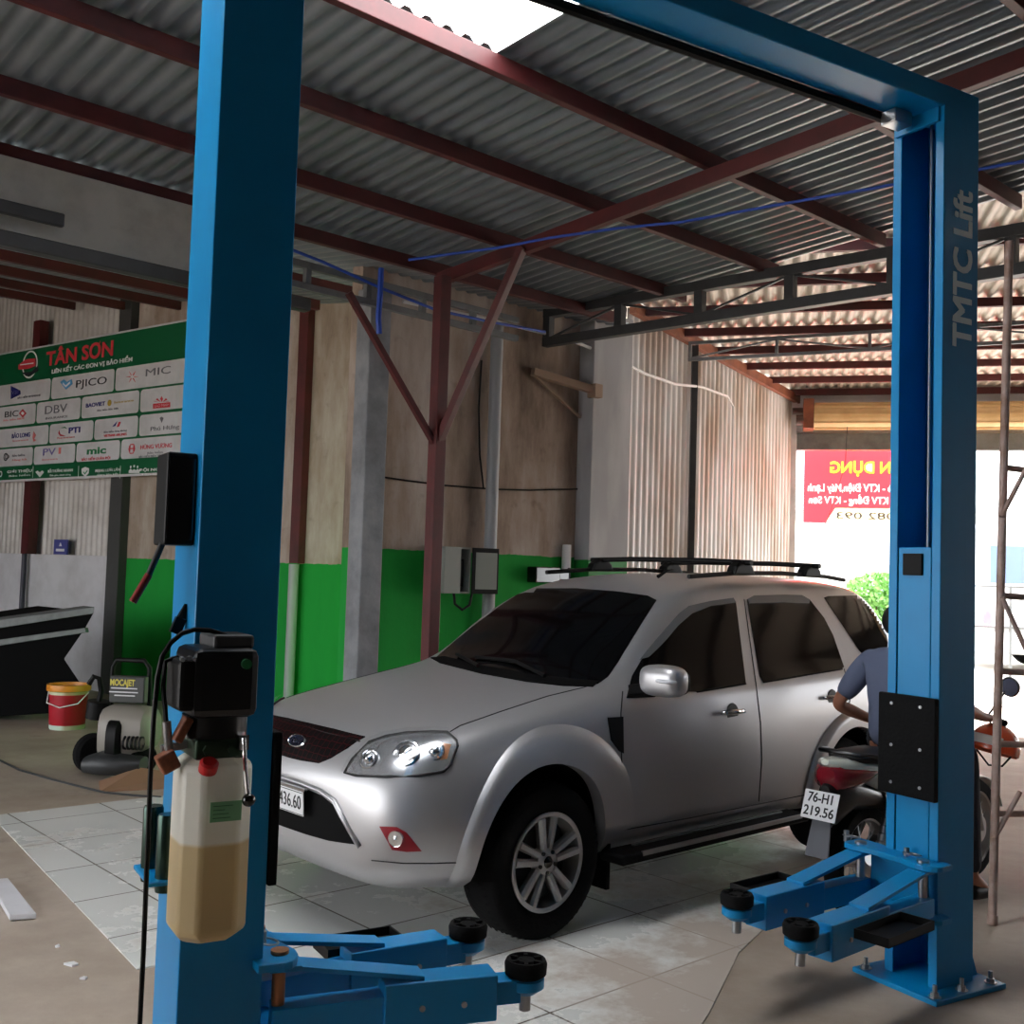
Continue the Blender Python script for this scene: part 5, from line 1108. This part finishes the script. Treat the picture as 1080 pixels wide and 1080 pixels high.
# white board strip on the floor and tile chips
c4 = [atz(*q) for q in ((-12,934),(8,932),(38,970),(10,972))]; p = MB(); p.add([v + V((0,0,.004)) for v in c4] + [v + V((0,0,.03)) for v in c4], [(3,2,1,0),(4,5,6,7),(0,1,5,4),(1,2,6,5),(2,3,7,6),(3,0,4,7)])
o = p.build('board_strip', MT['offwhite'], bevel=.003); tag(o, 'short white board strip lying on the concrete at the left edge', 'board')
for px_, py_, r_, lab in ((75,1018,.028,'larger white tile chip on the concrete near the tile corner'),(61,999,.012,'tiny white chip on the concrete, farthest of the three'),(88,1033,.014,'tiny white chip on the concrete, nearest of the three')):
    q = atz(px_, py_); p = MB(); p.M = Matrix.Translation(q) @ Matrix.Rotation(px_,4,'Z'); p.prism([(-r_,-.5*r_),(.8*r_,-.6*r_),(r_,.4*r_),(-.2*r_,.7*r_)], lambda a,b: (a,b,.001), lambda a,b: (a,b,.010)); tag(p.build('tile_chip', MT['white']), lab, 'chip')
p = MB(); p.tube([atz(x_,y_,.004) for x_,y_ in ((-10,797),(20,812),(50,821),(85,830),(110,836),(140,839),(170,841))], .01, 6); tag(p.build('floor_cable', MT['dark_steel']), 'dark cable lying across the concrete floor on the left', 'cable')

# ================================================================== ADVERTISING BANNER
u0, z0 = onD(0, 507, .2); u1, z1 = onD(193, 337, .2); ub, zb = onD(165, 500, .2)
BU0, BU1, BZ0, BZ1 = u0-.9, u1+.75, (z0+zb)/2, (z1+onD(0,375,.2)[1])/2
ban = thing('banner', 'green and white advertising banner with rows of logos on the left wall', 'banner', wl(BU0,.2,BZ0), WRZ)
def bu(px, py): a, b = onD(px, py, .2); return a-BU0, b-BZ0
BW, BH = BU1-BU0, BZ1-BZ0
p = MB(); p.box(0,BW,0,.012,0,BH); p.build('sheet', mat('banner_green',(10,92,56),.45), ban)
p = MB(); p.box(-.0,BW,-.004,.016,-.018,.012); p.box(0,BW,-.004,.016,BH-.012,BH+.01); p.build('hem', MT['offwhite'], ban)
INK = {'navy':(44,44,120),'black':(36,36,44),'grey':(104,104,112),'red':(206,58,70),'green':(20,120,70),'blue':(92,160,210),'pink':(220,120,120),'purple':(110,100,170),'gold':(190,160,60)}
ink = {k: MB() for k in INK}
cells = MB()
def rrect(mb, a0, a1, b0, b1, y, r=.05):
    pts = []
    for cx, cz, s in ((a1-r,b0+r,-90),(a1-r,b1-r,0),(a0+r,b1-r,90),(a0+r,b0+r,180)):
        for k in range(5): an = radians(s+90*k/4); pts.append((cx+r*cos(an), cz+r*sin(an)))
    mb.prism(pts, lambda a,b: (a,y,b), lambda a,b: (a,y+.004,b))
rows = [((54,398.5),(54,421.7),(-40,54,121,205)), ((38,424.8),(38,447),(-40,38.5,85.5,147,205)), ((52,447.5),(52,468.5),(-40,52,99,146,205)), ((35,471),(35,490.7),(-40,35.5,80,127,205))]
RC = []
for top, bot, cols in rows:
    b1 = bu(*top)[1]; b0 = bu(*bot)[1]; rr = []
    for i in range(len(cols)-1):
        a0 = bu(cols[i], (top[1]+bot[1])/2)[0]+.015; a1 = min(bu(cols[i+1], (top[1]+bot[1])/2)[0]-.015, BW-.03)
        rrect(cells, max(a0,.02), a1, b0+.006, b1-.006, -.005); rr.append((a0, a1, b0, b1))
    RC.append(rr)
cells.build('logo_panels', MT['offwhite'], ban)
def T(col, s, px, py, hpx, wpx=None, bold=.0):
    a, b = bu(px, py); sz = (bu(px, py-hpx/2)[1]-bu(px, py+hpx/2)[1])/.72; wd_ = abs(bu(px+wpx/2,py)[0]-bu(px-wpx/2,py)[0]) if wpx else None
    put_text(ink[col], s, sz, (a,-.0075,b), (1,0,0), (0,0,1), .0015, width=wd_, bold=bold)
def disc(mb, px, py, r, ri=0, y=-.0085, seg=24):
    a, b = bu(px, py); k = bu(px,py-r)[1]-b; j = ri/r
    mb.lathe([(k*j,0),(k,0),(k,.003),(k*j,.003)], (a,y,b), (0,1,0), seg)
def poly(col, pts, y=-.009): ink[col].prism([bu(*p) for p in pts], lambda a,b: (a,y,b), lambda a,b: (a,y+.003,b))
titlew = MB(); 
T('red','TÂN SƠN',84,374,15,70,.008)
w_ = MB(); ink['white'] = w_
T('white','LIÊN KẾT CÁC ĐƠN VỊ BẢO HIỂM',96,386,4.2,84,.002)
disc(w_, 32, 384.5, 14.5, 12.8); poly('red',[(20,385),(28,379),(38,378),(38,386),(30,389),(20,390)]); poly('black',[(24,393),(34,392),(40,386),(41,391),(34,396),(28,397)]); poly('white',[(22,384.5),(36,382.5),(36,383.6),(22,385.6)],-.0105)
poly('navy',[(12,407),(22,412),(22,416),(12,421)]); T('white','VBI',16.5,414,4,7); ink['white'].v = [v + V((0,-.003,0)) if False else v for v in ink['white'].v]
T('grey','BẢO HIỂM VIETINBANK',31,418.5,2,24)
poly('blue',[(64,403),(68,400),(71,403),(76,400),(77,405),(70,411)]); poly('white',[(67,403.5),(70,406.5),(74.5,402.5),(74.5,404.5),(70,408.5),(67,405.6)],-.0105); T('black','PJICO',96.5,403.5,8,32)
for k in range(6):
    a = k*pi/3; cx, cy = 140, 397.5; poly('red' if k%2 else 'pink',[(cx+2*cos(a-.3),cy+2*sin(a-.3)),(cx+7*cos(a),cy+7*sin(a)),(cx+2*cos(a+.3),cy+2*sin(a+.3))])
T('grey','MIC',167,392,8,26)
T('black','BIC',12.5,437,6.5,14); poly('red',[(24.5,431.5),(28.5,436),(24.5,440.5),(20.5,436)]); poly('white',[(24.5,434),(26.5,436),(24.5,438),(22.5,436)],-.0105); T('pink','Bảo hiểm BIDV',15,442.5,2,22)
T('grey','DBV',59,432,9,23); T('grey','INSURANCE',60,440.5,2.4,23)
T('navy','BAOVIET',101,427,4.2,20,.002); disc(ink['gold'],116,425,3.4); T('gold','Insurance',131,423.5,2.6,20); T('grey','Bảo hiểm Bảo Việt',114,432,2,22)
for k,(dx,dy) in enumerate(((0,-6),(-4.5,-4),(4.5,-4),(-7,-1),(7,-1))): poly('red',[(171+dx*.2,424),(171+dx-1.5,424+dy*.55),(171+dx,424+dy),(171+dx+1.5,424+dy*.55)])
poly('red',[(162,426),(180,424.2),(180,429.5),(162,431)]); T('white','BẢO MINH',171,427.8,2.6,15)
T('navy','BẢO LONG',22.5,459.5,4.6,19,.002); poly('pink',[(36,455),(38.5,459),(36.5,463),(39,464),(36,466),(34.8,461)]); T('pink','Insurance',22,464.5,2,16)
T('navy','PTI',79,454,6,12,.003); poly('red',[(62,457),(63,454),(64,458),(70,460),(64,460)]); poly('green',[(64,451.5),(69,450.2),(71,452.5),(69,451.4)]); T('pink','Post Insurance',70,461.5,2.2,18)
poly('navy',[(119,450),(124,444.5),(122,449.5)]); poly('red',[(123.5,450.5),(126,445),(128,445),(126,450)]); T('grey','Bảo hiểm hàng không',122,455,2,24); T('red','VIETNAM AIRLINES',122,459,2.6,24,.001)
T('grey','Phú Hưng',174,451.5,4.5,30); poly('grey',[(169,441),(171,439.5),(173,441),(171,446)])
disc(ink['black'],6.5,482,4.2,3); T('black','D',8,482,5,4); T('grey','Bảo hiểm',20,480.5,2.4,13); T('pink','Hàng hải',21,485,2,15)
T('purple','PV',52,477,7.5,13); T('pink','I',63.5,475.8,7,2.4); T('pink','Insurance',53,484.5,2,16)
T('green','mic',102,475.5,7.5,20,.004); T('red','BẢO HIỂM QUÂN ĐỘI',101.5,484,2.6,30,.001)
disc(ink['red'],139.5,473.5,6,4.8,seg=6); T('red','H',139.5,473.5,6,6,.003); T('red','HÙNG VƯƠNG',165,471,4.5,33,.001); T('grey','Bảo hiểm',164,477.5,2.2,16); T('grey','BẢO HIỂM ĐIỆN TỬ',158,481.5,2.2,22)
for px_, s1, s2 in ((21,'GIỚI THIỆU','Bảo hiểm'),(64,'BỒI THƯỜNG NHANH','Đơn giản, nhanh chóng'),(114,'MẠNG LƯỚI LỚN','Gara liên kết'),(160,'ĐỘI NGŨ','Tận tâm')):
    y_ = 497.2 - (px_-21)*.012
    T('white',s1,px_,y_,2.8,26,.001); T('white',s2,px_,y_+4.4,2,22)
disc(w_,1,500,3.2,2); poly('white',[(38,498),(40,496.5),(42.5,498.3),(45,496.3),(47,498),(42.5,503.5)]); poly('white',[(86.5,494.5),(90.5,492.6),(94.5,494),(94,499),(90.5,503),(87,499.5)]); poly('green',[(88.5,497),(90.2,499),(93,495.5),(93,497),(90.2,500.6),(88.5,498.6)],-.0105)
for dx in (-3.6,0,3.6): disc(w_,142+dx,492.5-(abs(dx)<1)*.8,1.4); poly('white',[(140+dx,499),(140+dx,496.6),(142+dx,494.6),(144+dx,496.4),(144+dx,499)])
for k, mb in ink.items():
    if mb.v: mb.build('print', MT['white'] if k == 'white' else mat('print_'+k, INK[k], .5), ban)
p = MB()
for x_ in (35,83,127): 
    a, b = bu(x_, 497); p.box(a-.004,a+.004,-.006,-.001,b-.09,b+.07)
p.build('divider', MT['offwhite'], ban)

# ================================================================== OUTSIDE THE GATE
st = MB(); st.box(-20,60,0.05,70,-.02,.012); o = st.build('street', mat('street_concrete',(196,190,182),.85,noise=(.6,(170,164,156),.35,.7))); o.location = G0; o.rotation_euler = (0,0,GRZ); struct(o)
def onG(px, py, off=0.):
    P_ = onplane(px, py, G0 + hd*off, hd); return (P_-G0).dot(gd), P_.z
a0, zb_ = onG(847, 551, .3); a1, zt_ = onG(1012, 474, .3)
rb = thing('banner', 'red banner with mirrored yellow and white writing hanging in the gateway', 'banner', gp(a0,-.3,zb_), GRZ)
zt_ = onG(847, 474, .3)[1]
MT['red_vinyl'] = translucent('red_vinyl', (238,96,104), .85)
def gl(px, py): s, z = onG(px, py, .3); return s-a0, z-zb_
yel = MB(); whi = MB(); nav = MB(); pan = MB()
def TG(mb, s, pxr, py, hpx, wpx, bold=.004):           # pxr: image x where the text ends (its reading end is on the left)
    a, b = gl(pxr, py); sz = (gl(pxr,py-hpx/2)[1]-gl(pxr,py+hpx/2)[1])/.72; w_ = abs(gl(pxr+wpx,py)[0]-a)
    put_text(mb, s, sz, (a+w_/2,.003,b), (-1,0,0), (0,0,1), .012, width=w_, bold=bold)
TG(yel,'TUYỂN DỤNG',875,493.5,12,106,.006)
TG(whi,'KTV Gò - KTV Điện,Máy Lạnh',852,514.5,8,116); TG(whi,'KTV Đồng - KTV Sơn',853,527.5,7.5,84)
q = [gl(*k) for k in ((881,536),(1010,536),(1010,549.5),(872,549.5))]; pan.prism(q, lambda a,b: (a,-.003,b), lambda a,b: (a,.009,b))
TG(nav,'09.082 093',881.5,544,7.5,86,.002)
def gq(*k): return [gl(*q_) for q_ in k]
sheet = MB()
top_z = zt_-zb_+.12; xr = a1-a0; zc = gl(881,536)[1]; zl = gl(872,549.5)[1]; xc = gl(881,536)[0]; xl = gl(872,549.5)[0]
sheet.prism([(0,0),(xl,0),(xl,zl),(xc,zc),(xr,zc),(xr,top_z),(0,top_z)], lambda a,b: (a,.0,b), lambda a,b: (a,.006,b))
so_ = sheet.build('sheet', MT['red_vinyl'], rb); cut_ = MB(); cut_.v = yel.v + whi.v; n0 = len(yel.v); cut_.f = yel.f + [tuple(i+n0 for i in f) for f in whi.f]
co2 = cut_.build('cutter', MT['white'], rb); md = so_.modifiers.new('b','BOOLEAN'); md.operation = 'DIFFERENCE'; md.solver = 'EXACT'; md.use_self = True; md.object = co2
bpy.context.view_layer.update(); mm = bpy.data.meshes.new_from_object(so_.evaluated_get(bpy.context.evaluated_depsgraph_get()))
so_.modifiers.clear()
if len(mm.polygons) > 50: so_.data = mm; mm.materials.clear(); mm.materials.append(MT['red_vinyl']); mm.name = 'sheet'
bpy.data.objects.remove(co2)
MT['yel_vinyl'] = translucent('yellow_print', (255,250,120), .45); MT['whi_vinyl'] = translucent('white_print', (255,255,255), .45); MT['pale_vinyl'] = translucent('pale_yellow_print', (255,250,216), .6)
yel.build('lettering', MT['yel_vinyl'], rb); whi.build('lettering', MT['whi_vinyl'], rb); nav.build('lettering', mat('grey_print',(120,112,120),.6), rb); pan.build('number_panel', MT['pale_vinyl'], rb)
# hedge
q = onplane(918, 619, G0 + hd*6, hd); hx = MB(); rnd = random.Random(3)
for i in range(2600):
    c = V((rnd.uniform(-.55,.95), rnd.uniform(-.5,.5), rnd.uniform(.05,1.0)**.8*1.9)); 
    if ((c.x-.2)/.8)**2 + (max(c.z-1.3,0)/.62)**2 > 1: continue
    d1 = V((rnd.gauss(0,1),rnd.gauss(0,1),rnd.gauss(0,1))).normalized()*.075; d2 = d1.cross(V((rnd.gauss(0,1),rnd.gauss(0,1),rnd.gauss(0,1)))).normalized()*.04
    hx.add([c-d1,c+d2,c+d1,c-d2],[(0,1,2,3)])
t = thing('hedge', 'green leafy bush growing across the street outside the gate', 'bush', (q.x,q.y,.0), GRZ)
hx.build('leaves', mat('leaf_green',(92,150,64),.6,noise=(6,(140,184,110),.4,.65)), t, recalc=False)
p = MB()
for k in range(7): a = rnd.uniform(-.4,.7); b = rnd.uniform(-.3,.3); p.tube([(a*.4,b*.4,0),(a*.8,b*.8,.7),(a,b,1.4)], [.03,.02,.01], 6)
p.build('stems', mat('stem_brown',(92,74,56),.8), t)
# bus parked across the street
q = onplane(1030, 600, G0 + hd*7, hd)
bs = thing('bus', 'white bus with blue grey windows parked outside beyond the scaffold', 'bus', (q.x,q.y,0), GRZ)
p = MB(); p.box(0,8,0,2.3,.35,3.0); p.build('body', mat('bus_white',(232,232,236),.4), bs, bevel=.12)
for k in range(6):
    p = MB(); p.box(.25+k*1.27,1.4+k*1.27,-.012,.02,1.78,2.55); p.build('window', mat('bus_glass',(110,128,158),.15) if k == 0 else bpy.data.materials['bus_glass'], bs, bevel=.03)
for x_ in (1.5,6.2):
    for y_ in (.1,2.2):
        p = MB(); p.lathe([(0,-.12),(.3,-.13),(.45,-.12),(.48,0),(.45,.12),(.3,.13),(0,.12)], (x_,y_,.48), (0,1,0), 28); p.build('wheel', MT['tire'], bs, smooth=SM)
p = MB(); p.box(.2,7.8,-.02,.0,.8,.9); p.build('side_stripe', MT['steel'], bs)
# pale house across the street
hs = thing('house', 'pale house across the street behind the red banner', 'house', gp(-6,-13.5), GRZ)
p = MB(); p.box(0,11,0,5,0,3.6); p.build('wall', mat('house_white',(236,234,228),.8), hs)
p = MB(); p.box(-.3,11.3,-.5,5.3,3.6,3.75); p.build('roof_slab', MT['offwhite'], hs)
for x_ in (2,5,8.2):
    p = MB(); p.box(x_,x_+1.1,-.02,.05,1.0,2.2); w1 = p.build('window', mat('house_glass',(150,160,170),.2) if x_ == 2 else bpy.data.materials['house_glass'], hs)
    p = MB(); p.box(x_+.52,x_+.58,-.03,.0,1.0,2.2); p.build('mullion', MT['white'], w1)
# pink bundle and low rail glimpsed past the blue column
q = onplane(1041.5, 651, G0 + hd*4, hd); p = MB(); p.sphere((0,0,0),.11,(.85,.8,1.3),16,10); o = p.build('bundle', mat('pink_bundle',(222,120,180),.6), smooth=4); o.location = (q.x,q.y,q.z); tag(o, 'small pink bundle on the low grey rail outside the gate', 'bundle')
t = thing('low_rail', 'low grey rail outside the gate right of the blue column', 'rail', (q.x,q.y+.0,0), GRZ)
p = MB()
zt = onplane(1035,618,q,hd).z; p.cyl((-.6,.12,zt),(1.4,.12,zt),.02); p.cyl((-.6,.12,q.z-.17),(1.4,.12,q.z-.17),.025); p.build('bar', MT['grey_steel'], t, smooth=SM)
for x_ in (-.55,.4,1.35):
    p = MB(); p.cyl((x_,.12,0),(x_,.12,zt),.025); p.build('rail_post', MT['grey_steel'], t, smooth=SM)

# ================================================================== LIGHT
w = bpy.data.worlds.new('sky'); SC.world = w; w.use_nodes = True
bg = w.node_tree.nodes['Background']; bg.inputs['Color'].default_value = (.95,.97,1,1); bg.inputs['Strength'].default_value = 3.2
sl = bpy.data.lights.new('sun', 'SUN'); sl.energy = 22; sl.angle = radians(1); sl.color = (1,.98,.94); so = bpy.data.objects.new('sun', sl); COL.objects.link(so)
sd_ = V((-.12,-.80,-.62)); so.rotation_euler = sd_.to_track_quat('-Z','Y').to_euler(); so.location = (3,20,14)
SC.view_settings.view_transform = 'Standard'; SC.view_settings.look = 'None'; SC.view_settings.gamma = 1; SC.view_settings.use_curve_mapping = False
SC.view_settings.exposure = 1.0
for o in list(bpy.data.objects):
    if o.type == 'EMPTY': o.empty_display_size = .1
bpy.context.view_layer.update()
